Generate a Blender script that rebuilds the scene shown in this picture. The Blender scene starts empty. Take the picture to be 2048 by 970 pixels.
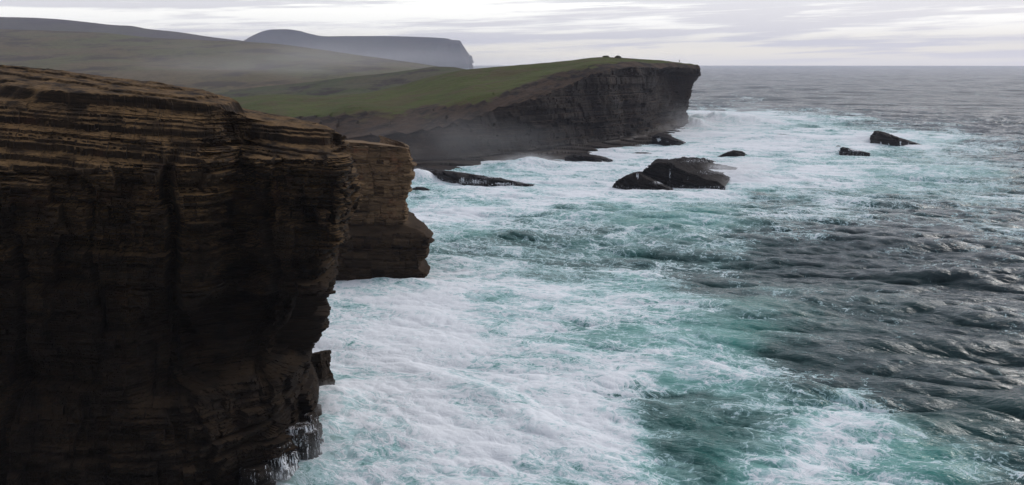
import bpy, math, random
import numpy as np

# ------------------------------------------------------------------ camera, world, sun, exposure
sc = bpy.context.scene
H = 35.0                                   # eye height above the sea, metres
FPX = 1700.0                               # focal length in photo pixels (photo 2048 x 970)
TH = math.atan(358.0 / FPX)                # pitch below the horizon

cam_d = bpy.data.cameras.new("camera")
cam = bpy.data.objects.new("camera", cam_d)
sc.collection.objects.link(cam)
cam_d.sensor_width = 36.0
cam_d.lens = 36.0 * FPX / 2048.0
cam_d.clip_start = 0.5
cam_d.clip_end = 60000.0
cam.location = (0, 0, H)
cam.rotation_euler = (math.pi / 2 - TH, 0, 0)
sc.camera = cam

SUN_AZ = math.radians(52)                  # right of the view direction (+Y)
SUN_EL = math.radians(32)

W = bpy.data.worlds.new("World")
sc.world = W
W.use_nodes = True
wn, wl = W.node_tree.nodes, W.node_tree.links
wn.clear()


class G:
    """tiny node-graph helper"""
    def __init__(s, tree):
        s.n, s.l = tree.nodes, tree.links

    def node(s, t, ins=None, **kw):
        nd = s.n.new(t)
        for k, v in kw.items():
            setattr(nd, k, v)
        for k, v in (ins or {}).items():
            s.put(nd.inputs[k], v)
        return nd

    def put(s, sock, v):
        if hasattr(v, 'is_output') or isinstance(v, bpy.types.NodeSocket):
            s.l.new(v, sock)
        elif isinstance(v, (tuple, list)) and sock.type == 'RGBA' and len(v) == 3:
            sock.default_value = (*v, 1)
        else:
            sock.default_value = v

    def math(s, op, a, b=0.0, c=0.0, clamp=False):
        nd = s.n.new('ShaderNodeMath'); nd.operation = op; nd.use_clamp = clamp
        for i, v in enumerate((a, b, c)):
            s.put(nd.inputs[i], v)
        return nd.outputs[0]

    def vmath(s, op, a, b=(0, 0, 0)):
        nd = s.n.new('ShaderNodeVectorMath'); nd.operation = op
        s.put(nd.inputs[0], a)
        if op == 'SCALE':
            s.put(nd.inputs['Scale'], b)
        else:
            s.put(nd.inputs[1], b)
        return nd.outputs[0]

    def noise(s, vec, scale, detail=4, rough=0.55, dist=0.0, lac=2.0):
        nd = s.node('ShaderNodeTexNoise', {'Vector': vec, 'Scale': scale, 'Detail': detail, 'Roughness': rough,
                                           'Distortion': dist, 'Lacunarity': lac})
        return nd.outputs['Fac']

    def noisec(s, vec, scale, detail=3, rough=0.5):
        nd = s.node('ShaderNodeTexNoise', {'Vector': vec, 'Scale': scale, 'Detail': detail, 'Roughness': rough})
        return nd.outputs['Color']

    def voro(s, vec, scale, feature='DISTANCE_TO_EDGE', rnd=1.0):
        nd = s.n.new('ShaderNodeTexVoronoi'); nd.feature = feature
        s.put(nd.inputs['Vector'], vec); s.put(nd.inputs['Scale'], scale); s.put(nd.inputs['Randomness'], rnd)
        return nd.outputs['Distance']

    def ramp(s, v, lo, hi, a=0.0, b=1.0, smooth=True):
        nd = s.n.new('ShaderNodeMapRange')
        nd.interpolation_type = 'SMOOTHSTEP' if smooth else 'LINEAR'
        s.put(nd.inputs['Value'], v)
        for k, x in (('From Min', lo), ('From Max', hi), ('To Min', a), ('To Max', b)):
            s.put(nd.inputs[k], x)
        return nd.outputs['Result']

    def mix(s, f, a, b, mode='MIX'):
        nd = s.n.new('ShaderNodeMix'); nd.data_type = 'RGBA'; nd.blend_type = mode
        s.put(nd.inputs[0], f); s.put(nd.inputs[6], a); s.put(nd.inputs[7], b)
        return nd.outputs[2]

    def mixf(s, f, a, b):
        nd = s.n.new('ShaderNodeMix'); nd.data_type = 'FLOAT'
        s.put(nd.inputs[0], f); s.put(nd.inputs[2], a); s.put(nd.inputs[3], b)
        return nd.outputs[0]

    def sep(s, v):
        nd = s.n.new('ShaderNodeSeparateXYZ'); s.put(nd.inputs[0], v); return nd.outputs

    def comb(s, x, y, z):
        nd = s.n.new('ShaderNodeCombineXYZ')
        for i, v in enumerate((x, y, z)):
            s.put(nd.inputs[i], v)
        return nd.outputs[0]

    def attr(s, name):
        return s.node('ShaderNodeAttribute', attribute_name=name).outputs['Fac']


g = G(W.node_tree)
SKY_STRENGTH = 0.12
tc = g.node('ShaderNodeTexCoord').outputs['Generated']
d = g.sep(tc)
sky = g.node('ShaderNodeTexSky', sky_type='NISHITA', sun_disc=False, sun_elevation=SUN_EL, sun_rotation=SUN_AZ)
# streaky stratus: long flat bands, thin gaps of cream light low over the sea
pv = g.comb(g.math('MULTIPLY', d[0], 2.2), g.math('MULTIPLY', d[1], 2.2),
            g.math('SUBTRACT', g.math('MULTIPLY', d[2], 60.0), g.math('MULTIPLY', d[0], 1.9)))
pv2 = g.vmath('ADD', pv, (3.1, 7.7, 1.3))
band = g.noise(pv, 1.0, 6, 0.58, 0.35)
fine = g.noise(g.vmath('MULTIPLY', pv2, (2.2, 2.2, 1.6)), 1.9, 6, 0.6, 0.3)
cl = g.math('ADD', g.math('MULTIPLY', band, 0.68), g.math('MULTIPLY', fine, 0.32))
cl = g.math('ADD', cl, g.ramp(d[2], 0.035, 0.075, -0.012, 0.05))
cover = g.ramp(cl, 0.455, 0.545)                       # 1 = grey cloud, 0 = bright gap
warm = g.ramp(d[2], 0.012, 0.045, 1.0, 0.0)
rightside = g.ramp(d[0], -0.35, 0.3)
gapcol = g.mix(g.math('MULTIPLY', warm, g.mixf(rightside, 0.9, 1.0)), (8.9, 8.75, 8.2), (10.2, 9.4, 7.2))
greycol = g.mix(g.ramp(d[2], 0.0, 0.05), (6.3, 6.15, 6.3), (5.6, 5.45, 5.6))
ccol = g.mix(cover, gapcol, greycol)
# the low bank on the sea horizon
ccol = g.mix(g.ramp(d[2], 0.000, 0.014, 0.8, 0.0), ccol, (8.0, 7.7, 7.3))
# overhead the deck is even grey; unseen landward sky is darkened to dim the facing cliffs
over = g.mix(g.ramp(g.noise(tc, 3.0, 4, 0.5), .35, .65), (3.6, 3.75, 4.3), (5.3, 5.4, 5.9))
ccol = g.mix(g.ramp(d[2], 0.08, 0.3), ccol, over)
ccol = g.mix(g.ramp(d[1], 0.35, -0.35, 0.0, 0.80), ccol, (1.4, 1.5, 1.8))
skyc = g.mix(0.92, sky.outputs[0], ccol)
bg = g.node('ShaderNodeBackground', {'Color': skyc, 'Strength': SKY_STRENGTH})
wl.new(bg.outputs[0], g.node('ShaderNodeOutputWorld').inputs['Surface'])

sd = bpy.data.lights.new("sun", 'SUN')
sd.energy = 0.9
sd.angle = math.radians(22)
sd.color = (1.0, 0.965, 0.92)
sun = bpy.data.objects.new("sun", sd)
sc.collection.objects.link(sun)
sdir = np.array([math.sin(SUN_AZ) * math.cos(SUN_EL), math.cos(SUN_AZ) * math.cos(SUN_EL), math.sin(SUN_EL)])
from mathutils import Vector
sun.rotation_euler = Vector(sdir).to_track_quat('Z', 'Y').to_euler()
sun.location = (200, 200, 200)

sc.view_settings.view_transform = 'Standard'
sc.view_settings.look = 'None'
sc.view_settings.exposure = 0.5
sc.view_settings.gamma = 1.0
sc.view_settings.use_curve_mapping = False
sc.cycles.use_denoising = True
sc.cycles.max_bounces = 6
sc.cycles.diffuse_bounces = 2
sc.cycles.glossy_bounces = 2
sc.cycles.volume_bounces = 1
sc.cycles.transparent_max_bounces = 8
sc.cycles.caustics_reflective = False
sc.cycles.caustics_refractive = False

# ------------------------------------------------------------------ helpers
rng = np.random.default_rng(11)


def slope(py):
    """rise per metre forward seen at photo row py"""
    return -math.tan(TH + math.atan((py - 485.0) / FPX))


def at(px, py, Y):
    """point at forward distance Y on the sight line of photo pixel (px, py)"""
    b = (485.0 - py) / FPX
    k = Y / (math.cos(TH) + b * math.sin(TH))
    return (k * (px - 1024.0) / FPX, Y, H + k * (-math.sin(TH) + b * math.cos(TH)))


def on_sea(px, py, z=0.0):
    return at(px, py, (z - H) / slope(py))


def zat(px, z, Y):
    """point at height z and distance Y in photo column px"""
    kk = Y * math.cos(TH) + (H - z) * math.sin(TH)
    return ((px - 1024.0) / FPX * kk, Y, z)


def _h(ix, iy, iz, seed):
    with np.errstate(over='ignore'):
        n = (ix.astype(np.int64) * 374761393 + iy.astype(np.int64) * 668265263 + iz.astype(np.int64) * 2147483647 + seed * 1274126177) & 0xffffffff
        n = ((n ^ (n >> 13)) * 1274126177) & 0xffffffff
        n = ((n ^ (n >> 16)) * 2246822519) & 0xffffffff
        n = n ^ (n >> 15)
    return (n & 0xffffff) / float(0xffffff) * 2 - 1


def vnoise(x, y, z, seed=0):
    x, y, z = np.broadcast_arrays(x, y, z)
    fx, fy, fz = np.floor(x), np.floor(y), np.floor(z)
    ix, iy, iz = fx.astype(np.int64), fy.astype(np.int64), fz.astype(np.int64)
    tx, ty, tz = x - fx, y - fy, z - fz
    tx = tx * tx * (3 - 2 * tx); ty = ty * ty * (3 - 2 * ty); tz = tz * tz * (3 - 2 * tz)
    r = 0
    for dx in (0, 1):
        for dy in (0, 1):
            for dz in (0, 1):
                w = (tx if dx else 1 - tx) * (ty if dy else 1 - ty) * (tz if dz else 1 - tz)
                r = r + w * _h(ix + dx, iy + dy, iz + dz, seed)
    return r


def fbm(x, y, z, octaves=4, gain=0.5, seed=0):
    a, r, t = 1.0, 0, 0
    for o in range(octaves):
        r = r + a * vnoise(x, y, z, seed + o * 17)
        t += a
        x, y, z = x * 2.03 + 5.2, y * 2.03 + 1.3, z * 2.03 + 8.1
        a *= gain
    return r / t


_TAB = {}


def n2(x, y, seed=0):
    """smooth 2-D value noise from a 256 x 256 table"""
    if seed not in _TAB:
        _TAB[seed] = np.random.default_rng(1000 + seed).uniform(-1, 1, (256, 256)).astype(np.float32)
    t = _TAB[seed]
    fx, fy = np.floor(x), np.floor(y)
    tx, ty = (x - fx).astype(np.float32), (y - fy).astype(np.float32)
    i, j = fx.astype(np.int32) & 255, fy.astype(np.int32) & 255
    i1, j1 = (i + 1) & 255, (j + 1) & 255
    tx = tx * tx * (3 - 2 * tx); ty = ty * ty * (3 - 2 * ty)
    return (t[j, i] * (1 - tx) + t[j, i1] * tx) * (1 - ty) + (t[j1, i] * (1 - tx) + t[j1, i1] * tx) * ty


def fbm2(x, y, octaves=4, gain=0.5, seed=0):
    a, r, t = 1.0, 0, 0
    for o in range(octaves):
        r = r + a * n2(x, y, (seed + o * 7) % 64)
        t += a
        x, y = x * 1.93 - y * 0.6 + 5.2, y * 1.93 + x * 0.6 + 1.3
        a *= gain
    return r / t


def sstep(a, b, x):
    t = np.clip((x - a) / (b - a), 0, 1)
    return t * t * (3 - 2 * t)


def link_grid(name, P, mats, attrs=None, wrap=False, smooth=True, parent=None):
    """grid of points (R, C, 3) -> mesh object"""
    R, C = P.shape[:2]
    me = bpy.data.meshes.new(name)
    co = P.reshape(-1, 3).astype(np.float32)
    i = np.arange((R - 1))[:, None] * C
    cc = C if wrap else C - 1
    j = np.arange(cc)[None, :]
    jn = (j + 1) % C
    q = np.stack([i + j, i + C + j, i + C + jn, i + jn], -1).reshape(-1, 4)
    nf = len(q)
    me.vertices.add(len(co)); me.vertices.foreach_set('co', co.ravel())
    me.loops.add(nf * 4); me.loops.foreach_set('vertex_index', q.ravel().astype(np.int32))
    me.polygons.add(nf)
    me.polygons.foreach_set('loop_start', (np.arange(nf) * 4).astype(np.int32))
    me.polygons.foreach_set('loop_total', np.full(nf, 4, np.int32))
    me.polygons.foreach_set('use_smooth', np.full(nf, smooth))
    me.update(calc_edges=True)
    for k, v in (attrs or {}).items():
        a = me.attributes.new(k, 'FLOAT', 'POINT')
        a.data.foreach_set('value', np.ascontiguousarray(v, dtype=np.float32).ravel())
    for m in (mats if isinstance(mats, list) else [mats]):
        me.materials.append(m)
    o = bpy.data.objects.new(name, me)
    sc.collection.objects.link(o)
    if parent:
        o.parent = parent
    return o


def tag(o, label=None, cat=None, group=None, kind=None):
    if label: o['label'] = label
    if cat: o['category'] = cat
    if group: o['group'] = group
    if kind: o['kind'] = kind
    return o


def resample(ctrl, t_ctrl, t, cubic=True):
    """Catmull-Rom (non-uniform, finite differences) through control points"""
    ctrl = np.asarray(ctrl, float); t_ctrl = np.asarray(t_ctrl, float)
    n = len(t_ctrl)
    if not cubic:
        return np.stack([np.interp(t, t_ctrl, ctrl[:, k]) for k in range(ctrl.shape[1])], -1)
    dl = np.diff(ctrl, axis=0) / np.diff(t_ctrl)[:, None]
    m = np.zeros_like(ctrl)
    m[0], m[-1] = dl[0], dl[-1]
    # monotone-ish tangents
    m[1:-1] = np.where(dl[1:] * dl[:-1] > 0, 2 * dl[1:] * dl[:-1] / (dl[1:] + dl[:-1] + 1e-12), 0)
    k = np.clip(np.searchsorted(t_ctrl, t, side='right') - 1, 0, n - 2)
    h = (t_ctrl[k + 1] - t_ctrl[k])[:, None]
    s = ((t - t_ctrl[k]))[:, None] / h
    return ((2 * s ** 3 - 3 * s ** 2 + 1) * ctrl[k] + (s ** 3 - 2 * s ** 2 + s) * h * m[k]
            + (-2 * s ** 3 + 3 * s ** 2) * ctrl[k + 1] + (s ** 3 - s ** 2) * h * m[k + 1])


def sheet(rows, tcols, ncols, nrows, cubic_rows=False):
    """rows: list of K-point polylines. tcols: K column parameters. nrows: rows per gap."""
    rows = [np.asarray(r, float) for r in rows]
    t = np.linspace(tcols[0], tcols[-1], ncols)
    L = np.stack([resample(r, tcols, t) for r in rows])          # (rows, ncols, 3)
    out = []
    if cubic_rows:
        tr = np.concatenate([[0], np.cumsum(nrows)]).astype(float)
        tt = np.arange(int(tr[-1]) + 1).astype(float)
        S = resample(L.reshape(len(rows), -1), tr, tt).reshape(len(tt), ncols, 3)
        return S
    for i in range(len(rows) - 1):
        n = nrows[i]
        s = np.arange(n)[:, None, None] / n
        out.append(L[i] * (1 - s) + L[i + 1] * s)
    out.append(L[-1][None])
    return np.concatenate(out)


def blur(P, it):
    for _ in range(it):
        Q = P.copy()
        Q[1:-1] = (P[:-2] + 2 * P[1:-1] + P[2:]) / 4
        P = Q.copy()
        P[:, 1:-1] = (Q[:, :-2] + 2 * Q[:, 1:-1] + Q[:, 2:]) / 4
    return P


def normals(P):
    du = np.gradient(P, axis=1); dv = np.gradient(P, axis=0)
    n = np.cross(dv, du)
    return n / (np.linalg.norm(n, axis=-1, keepdims=True) + 1e-9)


def beds(P, along, dip, thick, amp, cell, seed, groove=0.3, strike=(1, 0)):
    """protrusion of sedimentary beds: sharp blocky courses that follow the dip"""
    r = np.random.default_rng(seed)
    x, y, z = P[..., 0], P[..., 1], P[..., 2]
    warp = 0.35 * thick * fbm(x / (14 * cell), y / (14 * cell), z / (40 * thick), 2, seed=seed)
    zz = z - dip[0] * x - dip[1] * y + warp
    lo, hi = zz.min() - 1, zz.max() + 1
    T = thick * np.exp(r.normal(0, 0.55, int((hi - lo) / thick * 2.2) + 20))
    B = lo + np.cumsum(T)
    k = np.clip(np.searchsorted(B, zz), 1, len(B) - 1)
    t0, th = B[k - 1], B[k] - B[k - 1]
    base = r.normal(0, 0.55, len(B) + 1)
    ck = cell * np.exp(r.normal(0, 0.5, len(B) + 1))
    ph = r.uniform(0, 100, len(B) + 1)
    al = along + 0.25 * ck[k] * vnoise(along / 3.0, zz / 3.0, 0 * zz, seed + 3)
    c = np.floor(al / ck[k] + ph[k])
    cf = al / ck[k] + ph[k] - c
    blk = _h(c, k, 0 * k, seed)
    blk = np.where(np.abs(blk) > 0.75, blk * 2.2, blk)
    tt = (zz - t0) / th
    d = base[k] * 0.8 + blk * 0.75
    gv = np.where(tt < 0.16, -groove, 0) - np.where((cf < 0.05) & (np.abs(blk) > 0.35), groove * 0.8, 0)
    return amp * (d + gv), k, blk


# ------------------------------------------------------------------ materials
def new_mat(name):
    m = bpy.data.materials.new(name)
    m.use_nodes = True
    m.node_tree.nodes.clear()
    g = G(m.node_tree)
    out = g.node('ShaderNodeOutputMaterial')
    return m, g, out


def rock_mat(name, dark, mid, light, scale=1.0, dip=(0, 0), wet=0.45, lit_top=(0.20, 0.12, 0.045), lit_amt=0.6,
             turf=None, top=None, wet_shade=None, bumpd=0.15, specl=0.25):
    """banded sandstone. scale: metres per unit of the pattern"""
    m, g, out = new_mat(name)
    geo = g.node('ShaderNodeNewGeometry')
    pos = g.sep(geo.outputs['Position'])
    nrm = g.sep(geo.outputs['Normal'])
    zz = g.math('SUBTRACT', g.math('SUBTRACT', pos[2], g.math('MULTIPLY', pos[0], dip[0])), g.math('MULTIPLY', pos[1], dip[1]))
    s = 1.0 / scale
    bedv = g.comb(g.math('MULTIPLY', pos[0], 0.16 * s), g.math('MULTIPLY', pos[1], 0.16 * s), g.math('MULTIPLY', zz, 1.7 * s))
    blot = g.vmath('SCALE', g.comb(pos[0], pos[1], zz), 0.16 * s)
    nb = g.noise(bedv, 1.0, 8, 0.68, 0.4)
    nb2 = g.noise(g.vmath('MULTIPLY', bedv, (3, 3, 2.6)), 1.3, 6, 0.7, 0.2)
    nl = g.noise(blot, 1.0, 5, 0.6, 0.6)
    nv = g.noise(g.comb(g.math('MULTIPLY', pos[0], 1.3 * s), g.math('MULTIPLY', pos[1], 1.3 * s), g.math('MULTIPLY', zz, 0.16 * s)), 1.0, 5, 0.62)
    fine = g.noise(geo.outputs['Position'], 4.0 * s, 7, 0.7)
    v = g.math('ADD', g.math('MULTIPLY', nb, 0.55), g.math('MULTIPLY', nb2, 0.45))
    c = g.mix(g.ramp(v, 0.40, 0.56), dark, mid)
    c = g.mix(g.math('MULTIPLY', g.ramp(v, 0.56, 0.68), g.ramp(nl, 0.42, 0.60)), c, light)
    c = g.mix(g.math('MULTIPLY', g.ramp(nl, 0.53, 0.38), 0.72), c, (dark[0] * 0.55, dark[1] * 0.55, dark[2] * 0.6))
    c = g.mix(g.math('MULTIPLY', g.ramp(nv, 0.56, 0.72), 0.35), c, tuple(x * 0.8 for x in light))
    # reddish iron staining
    c = g.mix(g.math('MULTIPLY', g.ramp(g.noise(blot, 2.3, 4, 0.6), 0.55, 0.72), 0.4), c, (mid[0] * 1.5, mid[1] * 0.8, mid[2] * 0.7))
    # up-facing bed tops: warm light painted into the colour
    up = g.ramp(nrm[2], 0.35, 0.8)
    lit_fac = g.math('MULTIPLY', g.math('MULTIPLY', up, lit_amt), g.ramp(g.noise(blot, 3.1, 5, 0.6), 0.36, 0.6))
    c = g.mix(lit_fac, c, lit_top)
    c = g.mix(0.5, c, g.mix(g.ramp(fine, 0.35, 0.7), tuple(x * 0.35 for x in mid), c), 'MIX')
    rough = g.mixf(up, 0.75, 0.9)
    if wet_shade is not None:      # sea-wetted rock low down; overhang shade painted dark on the near cliff
        z0, z1, colw = wet_shade
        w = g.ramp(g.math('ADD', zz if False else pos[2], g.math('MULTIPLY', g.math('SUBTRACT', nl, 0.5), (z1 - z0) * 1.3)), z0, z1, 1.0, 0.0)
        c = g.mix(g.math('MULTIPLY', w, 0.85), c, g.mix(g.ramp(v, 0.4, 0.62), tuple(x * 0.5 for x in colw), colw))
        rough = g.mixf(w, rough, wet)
    if turf is not None:
        a = g.attr('grass')
        gn = g.noise(geo.outputs['Position'], turf.get('s', 0.05), 6, 0.65)
        gf = g.noise(geo.outputs['Position'], turf.get('f', 0.6), 6, 0.75)
        gc = g.mix(g.ramp(gn, 0.35, 0.65), turf['a'], turf['b'])
        gc = g.mix(g.math('MULTIPLY', g.ramp(gf, 0.38, 0.62), 0.6), gc, turf['c'])
        gc = g.mix(g.math('MULTIPLY', g.ramp(g.noise(geo.outputs['Position'], 0.045, 6, 0.7, 0.8), 0.46, 0.62), 0.75), gc, (0.085, 0.062, 0.030))
        gm = g.ramp(g.math('ADD', a, g.math('MULTIPLY', g.math('SUBTRACT', g.noise(geo.outputs['Position'], turf.get('e', 0.12), 6, 0.65), 0.5), 1.3)), 0.42, 0.58)
        c = g.mix(gm, c, gc)
        rough = g.mixf(gm, rough, 1.0)
    bh = g.math('ADD', g.math('MULTIPLY', nb2, 0.8), g.math('MULTIPLY', fine, 0.5))
    bump = g.node('ShaderNodeBump', {'Strength': 0.9, 'Distance': bumpd * scale, 'Height': bh})
    bs = g.node('ShaderNodeBsdfPrincipled', {'Base Color': c, 'Roughness': rough, 'Normal': bump.outputs[0], 'Specular IOR Level': specl})
    g.l.new(bs.outputs[0], out.inputs['Surface'])
    return m


# ------------------------------------------------------------------ the sea
# foam cover (0..9) noted over the sea plane: columns are photo px 640..2048, rows photo py
FC = np.linspace(640, 2048, 17)
FR = [130, 180, 214, 226, 240, 256, 270, 285, 300, 320, 340, 360, 380, 400, 425, 450, 480, 510, 540, 570, 600, 630, 660, 690, 720, 750, 780, 810, 840, 870, 900, 940, 975]
FM = """
1 1 1 1 1 1 1 1 1 1 1 1 1 1 1 1 1
1 1 1 1 1 1 1 1 1 1 1 1 1 1 1 1 1
1 1 1 1 1 1 1 1 2 2 2 1 1 1 1 1 1
9 9 9 9 9 9 9 9 9 9 9 4 2 1 1 1 1
9 9 9 9 9 9 9 9 9 9 8 8 5 2 1 1 1
9 9 9 9 9 9 9 9 9 9 8 6 4 4 3 1 1
9 9 9 9 9 9 9 9 9 9 9 9 9 9 6 3 2
9 9 9 9 9 9 9 9 9 9 9 9 8 9 9 4 2
9 9 9 9 9 9 9 9 8 8 8 7 8 6 6 4 3
9 9 9 9 9 9 9 9 9 7 7 7 7 5 5 4 3
9 9 9 9 9 9 9 9 9 9 9 9 7 6 6 5 3
9 9 9 9 9 9 9 9 9 9 9 9 8 6 6 6 4
9 6 5 8 9 9 9 9 9 8 6 5 6 6 6 5 4
9 8 8 9 8 8 8 8 8 8 5 5 5 3 4 5 5
9 8 8 8 6 5 4 5 6 5 4 4 4 2 2 4 4
9 8 7 7 6 5 6 3 3 4 3 3 4 3 3 4 4
9 6 6 5 4 4 4 3 3 3 2 2 1 1 1 2 4
9 7 7 6 6 5 4 2 2 2 1 1 1 1 1 1 2
9 8 8 8 7 6 5 4 2 2 1 1 1 1 1 1 1
9 9 8 8 8 7 7 6 4 2 2 1 1 1 1 1 2
9 9 9 9 9 9 8 6 5 2 1 1 1 1 1 1 1
9 9 9 9 9 8 7 5 5 3 1 1 1 1 1 1 1
9 8 9 7 8 6 4 4 6 4 1 1 1 2 1 1 1
9 8 9 9 7 5 5 5 6 7 2 1 1 1 1 1 1
9 9 9 9 8 7 6 5 7 8 4 1 1 1 1 1 1
9 9 9 9 9 8 8 7 7 8 7 3 1 1 1 1 1
9 9 9 9 9 9 8 5 6 7 5 4 6 1 1 1 1
9 9 8 9 9 9 9 5 2 3 5 5 6 3 1 1 1
9 9 8 8 9 9 9 7 2 1 3 6 7 2 1 1 1
9 9 9 9 9 9 9 8 3 1 4 8 6 3 2 2 2
9 9 9 9 9 8 9 9 5 2 4 8 6 4 4 3 2
9 9 8 7 8 8 8 8 6 4 7 7 5 5 4 4 3
9 9 9 8 8 8 7 8 7 6 8 7 5 5 5 4 3
"""
FM = np.array([[float(v) for v in l.split()] for l in FM.strip().splitlines()]) / 9.0
# aerated turquoise water: (px, py, half width, half height, amount)
TEAL = [(1700, 930, 300, 90, 1.0), (1430, 720, 110, 60, 1.0), (1120, 720, 120, 40, 1.0), (1400, 860, 170, 70, .42),
        (1300, 610, 60, 40, .5), (1150, 650, 260, 60, .35), (980, 465, 120, 22, .5), (1330, 460, 170, 28, .7), (1600, 575, 220, 30, .25),
        (900, 690, 80, 30, .5), (1240, 580, 80, 20, .5), (1640, 330, 260, 35, .7), (1600, 250, 150, 14, .6), (1500, 640, 280, 50, .30), (1300, 500, 260, 40, .30),
        (1000, 400, 260, 25, .45), (700, 740, 60, 60, .5), (860, 900, 150, 60, .4), (1850, 400, 250, 40, .3), (1950, 850, 250, 80, .12)]


def fftocean(N, L, wind, wdir, lam_min, lam_max, seed, spread=4, chop=1.0):
    r = np.random.default_rng(seed)
    k1 = 2 * np.pi * np.fft.fftfreq(N, L / N)
    kx, ky = np.meshgrid(k1, k1, indexing='xy')
    k = np.hypot(kx, ky); k[0, 0] = 1e-6
    Lw = wind * wind / 9.81
    c = (kx * wdir[0] + ky * wdir[1]) / k
    Ph = np.exp(-1 / (k * Lw) ** 2) / k ** 4 * np.where(c > 0, np.abs(c) ** spread, 0.08 * np.abs(c) ** spread)
    lam = 2 * np.pi / k
    Ph = Ph * sstep(lam_min * 0.8, lam_min * 1.25, lam) * (1 - sstep(lam_max * 0.8, lam_max * 1.25, lam))
    Ph[0, 0] = 0
    h = (r.normal(size=(N, N)) + 1j * r.normal(size=(N, N))) * np.sqrt(Ph)
    z = np.fft.ifft2(h).real
    dx = np.fft.ifft2(-1j * kx / k * h).real
    dy = np.fft.ifft2(-1j * ky / k * h).real
    s = z.std()
    return z / s, dx / s, dy / s


def tile(a, L, x, y):
    N = a.shape[0]
    u = (x / L % 1.0) * N; v = (y / L % 1.0) * N
    i = np.floor(u).astype(int); j = np.floor(v).astype(int)
    fu, fv = u - i, v - j
    i %= N; j %= N; i1 = (i + 1) % N; j1 = (j + 1) % N
    return (a[j, i] * (1 - fu) * (1 - fv) + a[j, i1] * fu * (1 - fv) + a[j1, i] * (1 - fu) * fv + a[j1, i1] * fu * fv)


def sea_maps(x, y):
    """foam cover and turquoise amount at sea points"""
    Y = np.maximum(y, 5)
    k = Y * math.cos(TH) + H * math.sin(TH)
    px = 1024 + FPX * x / k
    py = 485 + FPX * np.tan(np.arctan2(H, Y) - TH)
    wob = np.clip(Y, 0, 500)
    px = px + 75 * fbm2(x / 15, y / 20, 5, .58, seed=5)
    sy = np.clip((py - 127) / 400, 0.03, 1) 
    py = py + 50 * sy * fbm2(x / 15, y / 20, 5, .58, seed=6)
    fc = np.clip((px - FC[0]) / (FC[1] - FC[0]), 0, len(FC) - 1.001)
    fr = np.interp(py, FR, np.arange(len(FR)))
    fr = np.clip(fr, 0, len(FR) - 1.001)
    i, j = np.floor(fc).astype(int), np.floor(fr).astype(int)
    a, b = fc - i, fr - j
    a = a * a * (3 - 2 * a)
    b = b * b * (3 - 2 * b)
    F = FM[j, i] * (1 - a) * (1 - b) + FM[j, i + 1] * a * (1 - b) + FM[j + 1, i] * (1 - a) * b + FM[j + 1, i + 1] * a * b
    T = 0.75 * sstep(0.25, 1.0, F)
    for cx, cy, wx, wy, am in TEAL:
        T = T + am * np.exp(-((px - cx) / wx) ** 2 - ((py - cy) / wy) ** 2)
    return F, np.clip(T, 0, 1.4), px, py


WD = np.array([-0.34, -0.94]); WD /= np.linalg.norm(WD)
t1 = fftocean(1024, 730.0, 13.0, WD, 14, 140, 3, spread=10)
t2 = fftocean(512, 101.0, 7.0, np.array([-0.22, -0.975]), 1.8, 15, 4, spread=8)
WD3 = np.array([-0.55, -0.83])
t3 = fftocean(512, 29.0, 6.0, WD3, 0.6, 3.6, 5, spread=12)

ang = np.radians(np.concatenate([np.linspace(-38, -14.2, 170), np.linspace(-14, 32, 1300), np.linspace(32.3, 42, 60)]))
NA = len(ang)
rad = [24.0]
while rad[-1] < 15500:
    r_ = rad[-1]
    rad.append(r_ + max(0.09, r_ * (0.0013 + 0.0045 * min(1, r_ / 900))) if r_ > 58 else r_ + 0.8)
rad = np.array(rad)
NR = len(rad)
print('sea grid', NR, NA)
RR, AA = np.meshgrid(rad, ang, indexing='ij')
X, Y = RR * np.sin(AA), RR * np.cos(AA)
F, T, PX, PY = sea_maps(X, Y)
dang = np.gradient(ang)[None, :]
step = np.maximum(np.gradient(rad)[:, None], RR * dang)
A1 = 0.78 * (1 - 0.25 * sstep(1500, 6000, RR))
A2 = 0.40 * (1 - sstep(1.0, 6.0, step))
A3 = 0.062 * (1 - sstep(0.35, 1.2, step))
churn = sstep(0.45, 0.95, F)
A1 = A1 * (1 - 0.45 * churn)
A2 = A2 * (1 - 0.55 * churn)
A3 = A3 * (1 - 0.5 * churn)
a = [tile(q, 730.0, X, Y) for q in t1]
b = [tile(q, 101.0, X, Y) for q in t2]
c = [tile(q, 29.0, X, Y) for q in t3]
rot = 0.31
gust = 0.85 + 0.6 * fbm2(X / 130, Y / 130, 3, seed=31)
Z = A1 * a[0] + A2 * gust * b[0] + A3 * gust * c[0]
DX = 1.15 * A1 * a[1] + 1.25 * A2 * b[1] + 1.0 * A3 * c[1]
DY = 1.15 * A1 * a[2] + 1.25 * A2 * b[2] + 1.0 * A3 * c[2]
# boiling lumps where the water is broken
lump = fbm2(X / 3.1, Y / 3.1, 5, 0.55, seed=8)
Z += churn * 0.17 * lump * (1 - sstep(1.2, 5, step)) + churn * 0.10 * (np.abs(n2(X / 1.6, Y / 1.6, 7)) - 0.3) * (1 - sstep(.5, 2, step))


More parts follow.
